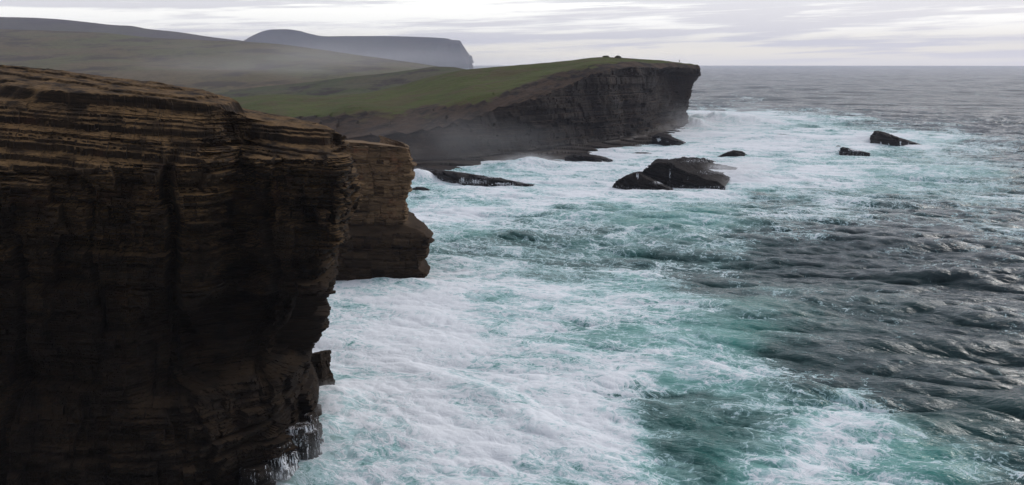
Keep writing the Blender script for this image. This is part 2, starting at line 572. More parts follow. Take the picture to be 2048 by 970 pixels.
def heap(px, py, wx, wy, h, rotd=0, sharp=1):
    """heaped white water breaking at a rock"""
    cx, cy, _ = on_sea(px, py)
    r0 = math.radians(rotd)
    i0, i1 = np.searchsorted(rad, [math.hypot(cx, cy) - 3 * max(wx, wy), math.hypot(cx, cy) + 3 * max(wx, wy)])
    s = slice(i0, i1)
    u = ((X[s] - cx) * math.cos(r0) + (Y[s] - cy) * math.sin(r0)) / wx
    v = (-(X[s] - cx) * math.sin(r0) + (Y[s] - cy) * math.cos(r0)) / wy
    m = np.exp(-(u * u) - v * v)
    Z[s] += h * m * (1 + 0.6 * fbm2(X[s] / 7, Y[s] / 7, 4, 0.6, seed=int(px) % 50))


HEAPS = [(1430, 243, 16, 9, 5.0, -6), (1500, 246, 22, 8, 3.0, -6), (1395, 250, 8, 8, 4.5, 0), (1590, 252, 25, 6, 1.4, -5),
         (1060, 333, 9, 5, 2.6, -8), (1010, 338, 10, 5, 1.8, -8), (840, 356, 4, 4, 2.8, 0), (1500, 352, 22, 9, 1.6, -15), (1750, 278, 12, 6, 2.0, 0),
         (1830, 285, 9, 6, 1.6, 0), (960, 366, 8, 3, .8, 0), (1330, 388, 25, 5, 1.1, 0), (1700, 300, 8, 4, 1.2, 0),
         (1560, 275, 16, 5, 1.6, 0), (1220, 303, 9, 3, 1.2, 0), (655, 800, 3.0, 2.5, 1.2, 20), (650, 860, 2.2, 2.5, 1.1, 0), (800, 575, 9, 3, .9, 0),
         (1085, 850, 12, 2.2, .5, -50), (900, 760, 14, 2.0, .5, -42), (1500, 650, 14, 4, .9, -25), (1400, 745, 9, 3, 1.2, -35),
         (1960, 545, 16, 4, 1.6, -10), (1640, 620, 12, 4, 1.1, -8), (1000, 470, 14, 4, 1.2, -5), (1300, 465, 18, 5, 1.2, -12), (1600, 790, 10, 3, .9, -25)]
for hp in HEAPS:
    heap(*hp)
# crest foam from convergence
jac = (np.gradient(DX, axis=1) / (RR * dang + 1e-9)) + (np.gradient(DY, axis=0) / np.gradient(rad)[:, None])
jac = np.clip(-jac, -2, 3)
crest = sstep(0.35, 1.0, jac) * (1 - sstep(1.0, 4.0, step)) + sstep(1.6, 2.6, a[0] + 0.5 * b[0]) * 0.55
F2 = np.clip(F * (0.8 + 0.2 * sstep(0.1, 0.3, F)) + 0.15 * crest - 0.05 * (F < 0.15), 0, 1)
# light through thin crests gives turquoise upper faces
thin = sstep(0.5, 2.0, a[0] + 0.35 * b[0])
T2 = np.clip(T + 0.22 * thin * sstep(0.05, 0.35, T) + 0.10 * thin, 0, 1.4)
FAR = sstep(0.3, 6.0, step)          # short waves too fine for the sheet there show as gloss spread instead
P = np.stack([X + DX, Y + DY, Z], -1)


def sea_material():
    m, g, out = new_mat('sea_water')
    geo = g.node('ShaderNodeNewGeometry')
    pos = geo.outputs['Position']
    p = g.sep(pos)
    flat = g.comb(p[0], p[1], 0.0)
    F = g.attr('foam'); T = g.attr('teal')
    # coordinates stretched along the crests
    ca, sa = 0.94, -0.34
    u = g.math('ADD', g.math('MULTIPLY', p[0], ca), g.math('MULTIPLY', p[1], sa))
    v = g.math('SUBTRACT', g.math('MULTIPLY', p[1], ca), g.math('MULTIPLY', p[0], sa))
    uv = g.comb(u, v, 0.0)
    # swirl warp
    w1 = g.vmath('SCALE', g.vmath('SUBTRACT', g.noisec(flat, 0.16, 3, 0.55), (0.5, 0.5, 0.5)), 7.0)
    w2 = g.vmath('SCALE', g.vmath('SUBTRACT', g.noisec(flat, 0.7, 3, 0.6), (0.5, 0.5, 0.5)), 1.5)
    w3 = g.vmath('SCALE', g.vmath('SUBTRACT', g.noisec(flat, 2.6, 3, 0.6), (0.5, 0.5, 0.5)), 0.35)
    wp = g.vmath('ADD', g.vmath('ADD', g.vmath('MULTIPLY', uv, (0.55, 1.0, 1.0)), w1), g.vmath('ADD', w2, w3))
    e1 = g.voro(wp, 0.42)
    e2 = g.voro(g.vmath('ADD', wp, (7.3, 2.1, 0)), 1.15)
    e3 = g.voro(g.vmath('ADD', wp, (1.3, 9.1, 0)), 3.1)
    l1 = g.ramp(e1, 0.0, 0.30, 1.0, 0.0)
    l2 = g.ramp(e2, 0.0, 0.30, 1.0, 0.0)
    l3 = g.ramp(e3, 0.0, 0.32, 1.0, 0.0)
    big = g.noise(wp, 0.16, 6, 0.6, 0.5)
    mid = g.noise(wp, 0.9, 6, 0.58, 0.4)
    huge = g.noise(uv, 0.035, 4, 0.6, 0.8)
    n = g.math('ADD', g.math('MULTIPLY', l1, 0.16), g.math('MULTIPLY', l2, 0.14))
    n = g.math('ADD', n, g.math('MULTIPLY', g.math('SUBTRACT', huge, 0.5), 1.15))
    n = g.math('ADD', n, g.math('MULTIPLY', l3, 0.08))
    r1 = g.noise(g.vmath('ADD', g.vmath('MULTIPLY', uv, (0.6, 1, 1)), g.vmath('SCALE', w1, 0.6)), 0.30, 4, 0.55, 1.2)
    r2 = g.noise(g.vmath('ADD', wp, (31, 5, 0)), 0.75, 4, 0.6, 0.8)
    r1 = g.ramp(g.math('ABSOLUTE', g.math('SUBTRACT', r1, 0.5)), 0.0, 0.035, 1.0, 0.0)
    r2 = g.ramp(g.math('ABSOLUTE', g.math('SUBTRACT', r2, 0.5)), 0.0, 0.05, 1.0, 0.0)
    n = g.math('ADD', n, g.math('ADD', g.math('MULTIPLY', r1, 0.26), g.math('MULTIPLY', r2, 0.20)))
    n = g.math('ADD', n, g.math('MULTIPLY', g.math('SUBTRACT', big, 0.5), 1.25))
    n = g.math('ADD', n, g.math('MULTIPLY', g.math('SUBTRACT', mid, 0.5), 0.50))
    # n about -0.3..0.8
    lvl = g.math('ADD', n, g.math('SUBTRACT', g.math('MULTIPLY', g.math('POWER', F, 1.35), 0.67), g.ramp(F, 0.05, 0.30, 0.42, 0.26)))
    foam = g.ramp(lvl, 0.26, 0.42)
    thick = g.ramp(g.math('ADD', lvl, g.math('MULTIPLY', g.math('SUBTRACT', huge, 0.5), 0.5)), 0.24, 0.90)
    milk = g.ramp(g.math('ADD', lvl, g.math('MULTIPLY', g.math('SUBTRACT', big, 0.5), 0.6)), -0.35, 0.55)
    # water body
    deep = g.mix(g.ramp(g.math('ADD', p[0], g.math('MULTIPLY', g.math('SUBTRACT', big, 0.5), 160.0)), 0, 110), (0.003, 0.034, 0.033), (0.004, 0.014, 0.020))
    teal = g.mix(g.ramp(T, 0.35, 1.1), (0.005, 0.085, 0.070), (0.05, 0.27, 0.225))
    tn = g.math('MULTIPLY', T, g.ramp(g.noise(wp, 0.11, 4, 0.55), 0.28, 0.66, 0.55, 1.25))
    body = g.mix(g.ramp(tn, 0.04, 0.75), deep, teal)
    body = g.mix(g.math('MULTIPLY', milk, g.ramp(T, 0.1, 0.8, 0.10, 0.60)), body, (0.33, 0.52, 0.50))
    fn = g.noise(wp, 3.5, 5, 0.65)
    fcol = g.mix(g.ramp(g.math('ADD', thick, g.math('MULTIPLY', g.math('SUBTRACT', fn, 0.5), 0.9)), 0.0, 1.0), (0.40, 0.60, 0.61), (0.86, 0.88, 0.90))
    col = g.mix(g.math('MULTIPLY', foam, g.mixf(thick, 0.80, 1.0)), body, fcol)
    # relief: ripples on open water, froth on foam
    rip = g.noise(g.vmath('MULTIPLY', uv, (0.28, 1.0, 1.0)), 1.1, 4, 0.6, 0.5)
    rip = g.math('SUBTRACT', 1.0, g.math('MULTIPLY', g.math('ABSOLUTE', g.math('SUBTRACT', rip, 0.5)), 5.0))
    uv2 = g.comb(g.math('ADD', g.math('MULTIPLY', p[0], 0.99), g.math('MULTIPLY', p[1], 0.1)), g.math('SUBTRACT', p[1], g.math('MULTIPLY', p[0], 0.12)), 0.0)
    ripb = g.noise(g.vmath('MULTIPLY', uv2, (0.30, 1.0, 1.0)), 2.4, 4, 0.6, 0.5)
    rip = g.math('ADD', g.math('MULTIPLY', rip, 0.45), g.math('MULTIPLY', ripb, 0.9))
    rip2 = g.noise(g.vmath('MULTIPLY', uv, (0.5, 1.0, 1.0)), 0.35, 5, 0.6, 0.3)
    b1 = g.node('ShaderNodeBump', {'Strength': 1.0, 'Distance': 0.17, 'Height': g.math('ADD', g.math('MULTIPLY', rip, 0.75), rip2)})
    fb = g.math('ADD', g.math('MULTIPLY', lvl, 0.6), g.math('MULTIPLY', fn, 0.35))
    b2 = g.node('ShaderNodeBump', {'Strength': 0.6, 'Distance': 0.16, 'Height': fb})
    far = g.attr('far')
    ripf = g.noise(g.vmath('MULTIPLY', uv, (0.5, 1.0, 1.0)), 0.11, 6, 0.68, 0.3)
    b0 = g.node('ShaderNodeBump', {'Strength': 1.0, 'Distance': g.math('MULTIPLY', far, 8.0), 'Height': ripf, 'Normal': b1.outputs[0]})
    b1 = b0
    water = g.node('ShaderNodeBsdfPrincipled', {'Base Color': body, 'Roughness': g.mixf(far, 0.06, 0.20), 'IOR': 1.333, 'Specular IOR Level': 0.5, 'Normal': b1.outputs[0]})
    froth = g.node('ShaderNodeBsdfPrincipled', {'Base Color': col, 'Roughness': 0.75, 'Normal': b2.outputs[0], 'Specular IOR Level': 0.25})
    ms = g.node('ShaderNodeMixShader', {0: foam, 1: water.outputs[0], 2: froth.outputs[0]})
    g.l.new(ms.outputs[0], out.inputs['Surface'])
    return m


sea = link_grid('sea', P, sea_material(), {'foam': F2, 'teal': T2, 'far': FAR + 0 * X})
tag(sea, 'rough turquoise and slate grey sea streaked with white foam', kind='structure')
del P, X, Y, Z, DX, DY, a, b, c, lump, jac


# ------------------------------------------------------------------ foreground cliff
# right-hand profile of the cliff (photo px, py) at about 78 m
PROF = [(640, 246), (668, 260), (683, 272), (684, 286), (690, 300), (699, 335), (711, 350), (708, 362), (692, 372), (697, 395), (699, 420), (694, 440),
        (697, 462), (690, 492), (676, 512), (668, 525), (655, 533), (657, 550), (651, 575), (641, 590), (644, 620), (640, 650), (644, 668),
        (638, 690), (630, 715), (620, 745), (621, 780), (628, 805), (626, 835), (632, 860), (630, 890)]
YE = 78.0
pz = np.array([at(a_, b_, YE)[2] for a_, b_ in PROF])[::-1]
pxx = np.array([a_ for a_, b_ in PROF], float)[::-1]


def edge_px(z):
    return float(np.interp(z, pz, pxx))


# plan columns: (photo px at the rim, distance) ; last two wrap behind the corner
tc_ = [0, 1.2, 2.2, 3.2, 3.9, 4.4, 4.75, 5.0, 5.4, 6.4]


def face_row(z, setback=0.0, base=0.0):
    e = edge_px(min(z, 28.4)) if z < 28.4 else 684 - (z - 28.4) * 4
    b4 = -5.0 * min(1.0, max(0.0, (14 - z) / 9))
    r = [zat(-380, z, 60 + b4), zat(0, z, 64 + b4), zat(210, z, 66 + b4),
         zat(400, z, 68.5 + b4), zat(478, z, 73.5 + b4 * 1.35), zat(560, z, 72.5 + b4 * 0.5), zat(e - 26, z, 74.0 + setback), zat(e, z, 78 + setback)]
    x8 = zat(e, z, 78)[0]
    r += [(x8 - 1.2, 84 + setback, z), (x8 - 26, 104 + setback, z)]
    return r


crest = [at(-380, 112, 84), at(0, 133, 84), at(210, 155, 84), at(400, 181, 83), at(478, 204, 82), at(560, 228, 81), at(612, 238, 80.5), at(640, 246, 80.5)]
crest += [(crest[-1][0] - 1, 86, 28), (crest[-1][0] - 26, 106, 30)]
shoulder = [at(-380, 190, 66), at(0, 186, 70), at(210, 190, 71.5), at(400, 206, 73.5), at(478, 222, 76), at(560, 243, 77), at(640, 260, 77), at(683, 272, 78)]
shoulder += [(shoulder[-1][0] - 1.2, 84.5, 27.8), (shoulder[-1][0] - 26, 105, 29)]
inner = [(-95, 110, 33), (-78, 108, 34.5), (-70, 108, 34), (-62, 108, 33.5), (-58, 108, 33), (-54, 108, 32.5), (-50, 108, 32), (-48, 108, 31.8), (-48, 108, 31.6), (-52, 110, 31)]
zl = [29.5, 27, 24.5, 21.5, 18.5, 15.6, 14.4, 12, 9, 7.0, 5.2, 3, 1, -2.5]
rows = [inner, crest, shoulder] + [face_row(z) for z in zl]
rows[3] = [tuple(0.5 * (np.array(p) + np.array(q))) for p, q in zip(shoulder, rows[4])]
nr = [30, 110] + [40] + [int(max(12, abs(zl[i] - zl[i + 1]) / 0.062)) for i in range(len(zl) - 1)]
P = sheet(rows, tc_, 1080, nr)
P = blur(P, 4)
x, y, z = P[..., 0], P[..., 1], P[..., 2]
u = np.linspace(0, 1, P.shape[1])[None, :] + 0 * x
N = normals(blur(P, 12))
if N[P.shape[0] // 2, 200, 1] > 0:
    N = -N
steep = 1 - sstep(0.45, 0.9, np.abs(N[..., 2]))
along = x * 0.97 + y * 0.25
# vertical structure: joints, buttresses and the big sea cave under the corner
Zc = z - 0.02 * x
bulge = 0.8 * fbm(along / 9.0, z / 34.0, 0 * x, 3, seed=21) + 0.7 * fbm(along / 3.2, z / 14.0, 0 * x, 3, seed=22)
bulge = 0.35 * bulge + 0.65 * np.round(bulge / 0.8) * 0.8
jn = 0
for jx, w, dpt, z0, z1 in ((-27.6, 0.45, 1.8, 10, 28), (-38.5, 0.3, 1.0, 0, 22), (-20.9, 0.35, 1.2, 10, 24), (-33.0, 0.25, 0.9, 14, 25), (-24.0, .3, .8, 12, 21), (-44, .3, .9, 5, 24)):
    wv = 0.5 * vnoise(z / 2.5, 0 * z + jx, 0 * z, 5)
    jn = jn - dpt * np.exp(-(np.abs(x - jx + wv) / w) ** 4) * sstep(z0 - 2, z0 + 1, z) * (1 - sstep(z1 - 1, z1 + 2, z))
cave = -4.2 * sstep(-31.5, -27.5, x + 0.8 * fbm(z / 3, x / 3, 0 * x, 3, seed=61)) * sstep(7.4, 9.0, z + 0.7 * fbm(x / 3, z / 3, 0 * x, 3, seed=62)) * (1 - sstep(14.5, 15.0, z + 0.5 * fbm(x / 2, z / 2, 0 * x, 3, seed=63))) * (1 - sstep(77.0, 79.0, y))
cave2 = -2.0 * np.exp(-((x + 37) / 3.5) ** 2 - ((z - 10.5) / 2.0) ** 2) - 1.6 * np.exp(-((x + 46) / 4.5) ** 2 - ((z - 5.5) / 2.5) ** 2)
s1, k1, bl1 = beds(P, along, (-0.11, 0.01), 1.3, 0.62, 3.4, 41, groove=0.45)
vb = np.floor(along / 2.3 + 0.35 * vnoise(z / 2.0, along / 9, 0 * x, 9) + 0.5 * np.floor(z / 4.3 + 0.4 * vnoise(along / 6, 0 * x, 0 * x, 13)))
hb = np.floor(z / 4.3 + 0.4 * vnoise(along / 6, 0 * x, 0 * x, 13))
tall = 0.75 * _h(vb, hb, 0 * vb, 19)
vb2 = np.floor(along / 0.9 + 0.3 * vnoise(z / 1.0, along / 4, 0 * x, 29) + 7.3 * np.floor(z / 1.9))
tall = tall + 0.28 * _h(vb2, np.floor(z / 1.9), 0 * vb, 23)
s2, k2, bl2 = beds(P, along, (-0.11, 0.01), 0.33, 0.24, 1.3, 42, groove=0.55)
s3, k3, bl3 = beds(P, along, (-0.11, 0.01), 0.11, 0.07, 0.5, 43, groove=0.5)
edgefade = 0.45 + 0.55 * (1 - sstep(4.6, 5.0, np.linspace(0, 6.4, P.shape[1]))[None, :])
massive = sstep(0.1, 0.4, vnoise(z / 5.0, x / 25.0, 0 * x, 12)) * (z < 19)
disp = -0.75 * (1 - edgefade) + tall * (0.55 + 0.45 * edgefade) + bulge * edgefade * 0.8 + jn + cave + cave2 + s1 * (0.3 + 0.7 * edgefade) * (1 - 0.3 * massive) + s2 * (1 - 0.55 * massive) + s3 + 0.10 * fbm(x / .5, y / .5, z / .5, 3, seed=55)
Nh = N.copy(); Nh[..., 2] *= 0.15
Nh /= np.linalg.norm(Nh, axis=-1, keepdims=True) + 1e-9
topfade = steep[..., None]
P2 = P + Nh * (disp * steep)[..., None]
# the sloping upper surface is a staircase of slabs
top = (1 - steep)
zt = P2[..., 2]
dipz = zt + 0.11 * P2[..., 0]
def terr(v, stepv, sh):
    """snap to an uneven staircase of bed tops"""
    r = np.random.default_rng(17)
    B = v.min() - 1 + np.cumsum(stepv * np.exp(r.normal(-0.25, 0.75, int((v.max() - v.min()) / stepv * 3) + 20)))
    k = np.clip(np.searchsorted(B, v), 1, len(B) - 1)
    t = (v - B[k - 1]) / (B[k] - B[k - 1])
    return B[k - 1] + (0.22 * t + 0.78 * sstep(1 - sh, 1.0, t)) * (B[k] - B[k - 1])


wob = 0.45 * fbm(P2[..., 0] / 14, P2[..., 1] / 4, 0 * zt, 5, 0.6, seed=88)
P2[..., 2] = zt * (1 - 0.9 * top) + 0.9 * top * (terr(dipz + wob, 0.8, 0.10) - wob * 0.75 - 0.11 * P2[..., 0] + 0.25) + top * 0.10 * fbm(P2[..., 0] / .7, P2[..., 1] / .7, 0 * zt, 3, seed=89)
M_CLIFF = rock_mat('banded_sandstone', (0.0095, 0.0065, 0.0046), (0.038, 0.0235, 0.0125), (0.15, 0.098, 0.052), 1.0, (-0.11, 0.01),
                   lit_top=(0.25, 0.150, 0.066), lit_amt=0.75, wet_shade=(13.0, 27.0, (0.0140, 0.0090, 0.0060)), wet=0.8, specl=0.12)  # warm light on tops and shade lower down, both painted into the rock
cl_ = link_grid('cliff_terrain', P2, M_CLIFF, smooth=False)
tag(cl_, 'near dark layered sandstone cliff with slabby orange top', kind='structure')


# ------------------------------------------------------------------ generic block of layered rock
def rock_block(name, rows, tcols, ncols, nrows, mat, dip, thick, amp, cell, seed, along_v=(1, 0.1), top_rough=0.1, pre_blur=2, extra=None, nz=0.2, smooth=False, attrs=None, parent=None, saws=0.0):
    P = sheet(rows, tcols, ncols, nrows)
    P = blur(P, pre_blur)
    N = normals(blur(P, 4))
    c0 = P.reshape(-1, 3).mean(0)
    if np.mean(((P - c0) * N).sum(-1)) < 0:
        N = -N
    x, y, z = P[..., 0], P[..., 1], P[..., 2]
    along = x * along_v[0] + y * along_v[1]
    s1, _, _ = beds(P, along, dip, thick, amp, cell, seed)
    s2, _, _ = beds(P, along, dip, thick * 0.3, amp * 0.4, cell * 0.4, seed + 1)
    steep = 1 - sstep(0.5, 0.9, np.abs(N[..., 2]))
    dd = (s1 + s2 + 0.5 * amp * fbm(x / cell, y / cell, z / cell, 3, seed=seed + 7)) * (0.25 + 0.75 * steep)
    if extra is not None:
        dd = dd + extra(x, y, z)
    Nh = N.copy(); Nh[..., 2] *= nz
    Nh /= np.linalg.norm(Nh, axis=-1, keepdims=True) + 1e-9
    P = P + Nh * dd[..., None] * steep[..., None]
    P[..., 2] += (1 - steep) * top_rough * (fbm(x / (cell * .7), y / (cell * .7), 0 * z, 5, 0.6, seed=seed + 9) - 0.2) * (np.clip(z / 2.0, 0.1, 1) if saws else 1)
    q = (P[..., 1] * 0.55 + P[..., 0] * 0.22 + 0.8 * fbm(P[..., 0] / 5, P[..., 1] / 5, 0 * z, 3, seed=seed + 3)) / (thick * 2.2)
    saw = q - np.floor(q)
    P[..., 2] += (1 - steep) * saws * thick * (saw - 0.6) * np.clip(P[..., 2] / 2.5, 0, 1)
    A = attrs(P, N) if attrs else None
    o = link_grid(name, P, mat, A, smooth=smooth, parent=parent)
    return o


# ------------------------------------------------------------------ brown stack beyond the near cliff
PF2 = [(700, 281), (816, 296), (819, 301), (818, 318), (827, 321), (830, 331), (825, 340), (823, 368), (819, 392), (813, 436), (808, 447), (832, 453), (850, 460),
       (866, 474), (864, 486), (850, 502), (843, 514), (842, 532), (853, 540), (850, 552), (838, 560), (838, 580)]
YS = 138.0
rows = []
for i, (ex, py) in enumerate(PF2):
    z_ = at(ex, py, YS)[2]
    if i == 0:
        rows.append([at(500, 290, YS + 24), at(640, 284, YS + 24), at(700, 280, YS + 22), at(740, 283, YS + 20), at(780, 289, YS + 18), at(800, 294, YS + 16), at(808, 296, YS + 16), at(790, 300, YS + 30)])
        continue
    rec = 0.0
    if py > 447: rec = -min(2.2, (py - 447) * 0.12)
    lp = lambda px, dz, Yv: at(px, py + dz, Yv)
    k = 1.0 if i <= 3 else 0.0
    rows.append([zat(500, z_ + 1.0 * k, YS + 2 + rec), zat(640, z_ + 1.0 * k, YS + rec), zat(705, z_ + 1.0 * k, YS - 1 + rec), zat(760, z_ + .6 * k, YS - 1 + rec), zat(ex - 4, z_ + .1 * k, YS - .6 + rec * .8), zat(ex, z_, YS + 0.6),
                 zat(ex - 6, z_, YS + 7), zat(ex - 60, z_, YS + 26)])
nr = [20] + [max(8, int(abs(rows[i + 1][5][2] - rows[i][5][2]) / 0.11)) for i in range(1, len(rows) - 1)]
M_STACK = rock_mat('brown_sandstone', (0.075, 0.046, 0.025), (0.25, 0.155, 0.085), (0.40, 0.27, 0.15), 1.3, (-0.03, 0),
                   lit_top=(0.28, 0.20, 0.12), lit_amt=0.7, wet_shade=(8.6, 10.2, (0.038, 0.024, 0.014)), wet=0.85, specl=0.06)
st = rock_block('sea_stack', rows, [0, .7, 1.4, 2.1, 2.7, 3.0, 3.9, 4.6], 760, nr, M_STACK, (-0.03, 0), 1.1, 0.42, 2.2, 71, pre_blur=0)
tag(st, 'brown flat-topped block of layered rock jutting from behind the near dark cliff', 'sea stack')

# ------------------------------------------------------------------ green headland
hc = [380, 560, 640, 710, 800, 880, 940, 1000, 1060, 1130, 1210, 1300, 1350, 1390]


def rowp(vals):
    return [at(px, py, Yd) for px, py, Yd in vals]


R0 = [(380, 197, 600), (560, 188, 580), (640, 190, 560), (713, 187, 545), (790, 172, 525), (870, 150, 508), (932, 138, 492), (1000, 132, 480), (1060, 127.5, 470), (1130, 121.5, 464), (1210, 113.5, 460), (1300, 119, 470), (1350, 124.5, 484), (1388, 129, 500)]
Rb = [(px, None, Yd + 70) for px, py, Yd in R0]
R3 = [(380, 250, 380), (560, 238, 352), (640, 232, 345), (713, 213, 355), (800, 219, 348), (880, 212, 348), (940, 192, 356), (1000, 184, 360), (1060, 165, 374), (1130, 143, 390), (1210, 124, 412), (1300, 124, 445), (1350, 128, 475), (1390, 131, 492)]
R4 = [(380, 290, 284), (560, 278, 288), (640, 276, 291), (713, 272, 294), (800, 268, 298), (880, 256, 303), (940, 238, 312), (1000, 214, 323), (1060, 196, 336), (1130, 172, 357), (1210, 142, 382), (1300, 135, 424), (1350, 135, 464), (1393, 138, 487)]
R5 = [(380, 330, 278), (560, 328, 282), (640, 326, 285), (713, 324, 288), (800, 322, 292), (880, 320, 296), (940, 316, 304), (1000, 309, 314), (1060, 302, 326), (1130, 291, 346), (1210, 284, 366), (1300, 270, 408), (1345, 259, 455), (1366, 255, 478)]
R6p = [(380, 400), (560, 380), (640, 370), (713, 360), (800, 350), (870, 344), (935, 335), (985, 324), (1060, 322), (1150, 315), (1195, 302), (1290, 291), (1345, 268), (1369, 257)]
rR0, rR3, rR4, rR5 = map(rowp, (R0, R3, R4, R5))
rRb = [(p[0] * 1.12, p[1] + 75, max(p[2] - 14, 2)) for p in rR0]
rR6 = [on_sea(px, py, 0.3) for px, py in R6p]
rR7 = [(p[0], p[1] - 6, -4) for p in rR6]
# tip profile
TIP = [(1390, 130), (1394, 137), (1397, 143), (1396, 150), (1392, 158), (1388, 170), (1385, 180), (1380, 195), (1376, 210), (1372, 224), (1378, 236), (1377, 248), (1366, 256)]
NT = 9
mids = []
for s in np.linspace(0, 1, NT + 2)[1:-1]:
    py_t = 138 + s * (256 - 138)
    r = [tuple(np.array(a_) * (1 - s) + np.array(b_) * s) for a_, b_ in zip(rR4, rR5)]
    ex = float(np.interp(py_t, [q[1] for q in TIP], [q[0] for q in TIP]))
    r[-1] = at(ex, py_t, 487 - 8 * s)
    r[-2] = at(1345 - 0 * s, py_t - 2, 478 - 18 * s)
    mids.append(r)
allr = [rRb, rR0, rR3, rR4] + mids + [rR5, rR6, rR7]
# wrap behind the tip
for i, r in enumerate(allr):
    e = r[-1]
    r += [(e[0] - 4, e[1] + 22, e[2]), (e[0] - 60, e[1] + 85, e[2] if i > 1 else e[2])]
for r in allr:                       # the coast runs on behind the near cliff
    r.insert(0, (r[0][0] - 260, r[0][1] - 5, r[0][2] + 1.0))
tcol = [2.9] + list(np.array(hc) / 100.0) + [14.3, 15.2]
nr = [24, 60, 40] + [34] * (NT + 1) + [40, 8]


def headland():
    P = sheet(allr, tcol, 1080, nr)
    P = blur(P, 5)
    # arc of rows for grass attribute
    ridx = np.concatenate([np.linspace(i, i + 1, n, endpoint=False) for i, n in enumerate(nr)] + [[len(nr)]])[:, None] + np.zeros(P.shape[:2])
    x, y, z = P[..., 0], P[..., 1], P[..., 2]
    N = normals(blur(P, 8))
    if N[60, 300, 2] < 0:
        N = -N
    steep = 1 - sstep(0.30, 0.75, N[..., 2])
    plat = sstep(3 + NT + 0.9, 3 + NT + 1.1, ridx)
    grass = 1 - sstep(1.6, 2.25, ridx)
    # tongues of turf spilling down, bare brown scars
    grass = grass + 0.55 * (1 - sstep(2.2, 3.1, ridx)) * sstep(-.1, .45, fbm(x / 35, y / 35, 0 * x, 3, seed=15)) * sstep(-140, -60, x + 0 * y)
    along = 0.75 * x + 0.66 * y
    s1, k1, b1 = beds(P, along, (-0.02, 0.005), 3.0, 0.8, 16.0, 91, groove=0.3)
    s2, k2, b2 = beds(P, along, (-0.02, 0.005), 0.9, 0.38, 4.0, 92, groove=0.5)
    v1 = 5.0 * fbm(along / 34, z / 60, 0 * x, 3, seed=23) + 2.2 * fbm(along / 9, z / 40, 0 * x, 4, seed=24)
    tipf = 1 - 0.8 * sstep(13.2, 13.8, np.linspace(tcol[0], tcol[-1], P.shape[1]))[None, :]
    dd = (s1 + s2 + v1 * tipf) * steep * (1 - plat)
    Nh = N.copy(); Nh[..., 2] *= 0.1
    Nh /= np.linalg.norm(Nh, axis=-1, keepdims=True) + 1e-9
    P = P + Nh * dd[..., None]
    crestf = sstep(0.95, 1.25, ridx)
    P[..., 2] += (1 - steep) * (1 - plat) * crestf * (1.2 * fbm(x / 28, y / 28, 0 * x, 5, 0.5, seed=2) + 0.25 * fbm(x / 4, y / 4, 0 * x, 3, seed=3)) \
        + (1 - steep) * (1 - crestf) * 0.12 * fbm(x / 5, y / 5, 0 * x, 3, seed=3)
    # eroded slabby zone left: dipping slabs
    slab = sstep(1.9, 2.2, ridx) * (1 - sstep(3.2, 4.0, ridx))
    q = (z + 0.16 * x - 0.05 * y) / 1.7 + 0.4 * fbm(x / 12, y / 12, 0 * x, 3, seed=33)
    saw = q - np.floor(q)
    P[..., 2] += slab * 1.3 * (saw - 0.5)
    # wave-cut platform: long dipping ledges
    q = (0.10 * x - 0.26 * y) / 2.6 + 0.7 * fbm(x / 25, y / 25, 0 * x, 3, seed=35)
    saw = q - np.floor(q)
    P[..., 2] += plat * (0.9 * (saw - 0.5) + 0.5 * fbm(x / 6, y / 6, 0 * x, 4, seed=36))
    return P, {'grass': grass}


P, A = headland()
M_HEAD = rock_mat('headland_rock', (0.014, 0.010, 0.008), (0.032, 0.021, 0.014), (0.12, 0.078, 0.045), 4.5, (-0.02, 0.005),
                  lit_top=(0.10, 0.060, 0.034), lit_amt=0.8, wet_shade=(2.5, 4.5, (0.050, 0.036, 0.026)), specl=0.1,
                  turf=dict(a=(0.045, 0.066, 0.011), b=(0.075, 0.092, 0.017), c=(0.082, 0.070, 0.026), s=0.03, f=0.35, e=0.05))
hd = link_grid('headland_terrain', P, M_HEAD, A, smooth=False)
tag(hd, 'green turf headland ending in a dark sheer cliff above the surf', kind='structure')


# ------------------------------------------------------------------ hills and the far island
def hill_mat(name, a, b, c, s):
    m, g, out = new_mat(name)
    geo = g.node('ShaderNodeNewGeometry')
    pos = geo.outputs['Position']
    n1 = g.noise(pos, s, 5, 0.6, 0.6)
    st_ = g.noise(g.vmath('MULTIPLY', pos, (1, 0.5, 4)), s * 2.6, 6, 0.65)
    f = g.noise(pos, s * 22, 6, 0.75)
    cc = g.mix(g.ramp(n1, 0.38, 0.62), a, b)
    cc = g.mix(g.ramp(st_, 0.48, 0.62), cc, c)
    cc = g.mix(g.math('MULTIPLY', g.ramp(f, 0.42, 0.62), 0.5), cc, tuple(q * 0.45 for q in a))
    bump = g.node('ShaderNodeBump', {'Strength': 0.6, 'Distance': 1.5, 'Height': f})
    bs = g.node('ShaderNodeBsdfPrincipled', {'Base Color': cc, 'Roughness': 1.0, 'Normal': bump.outputs[0], 'Specular IOR Level': 0.1})
    g.l.new(bs.outputs[0], out.inputs['Surface'])
    return m


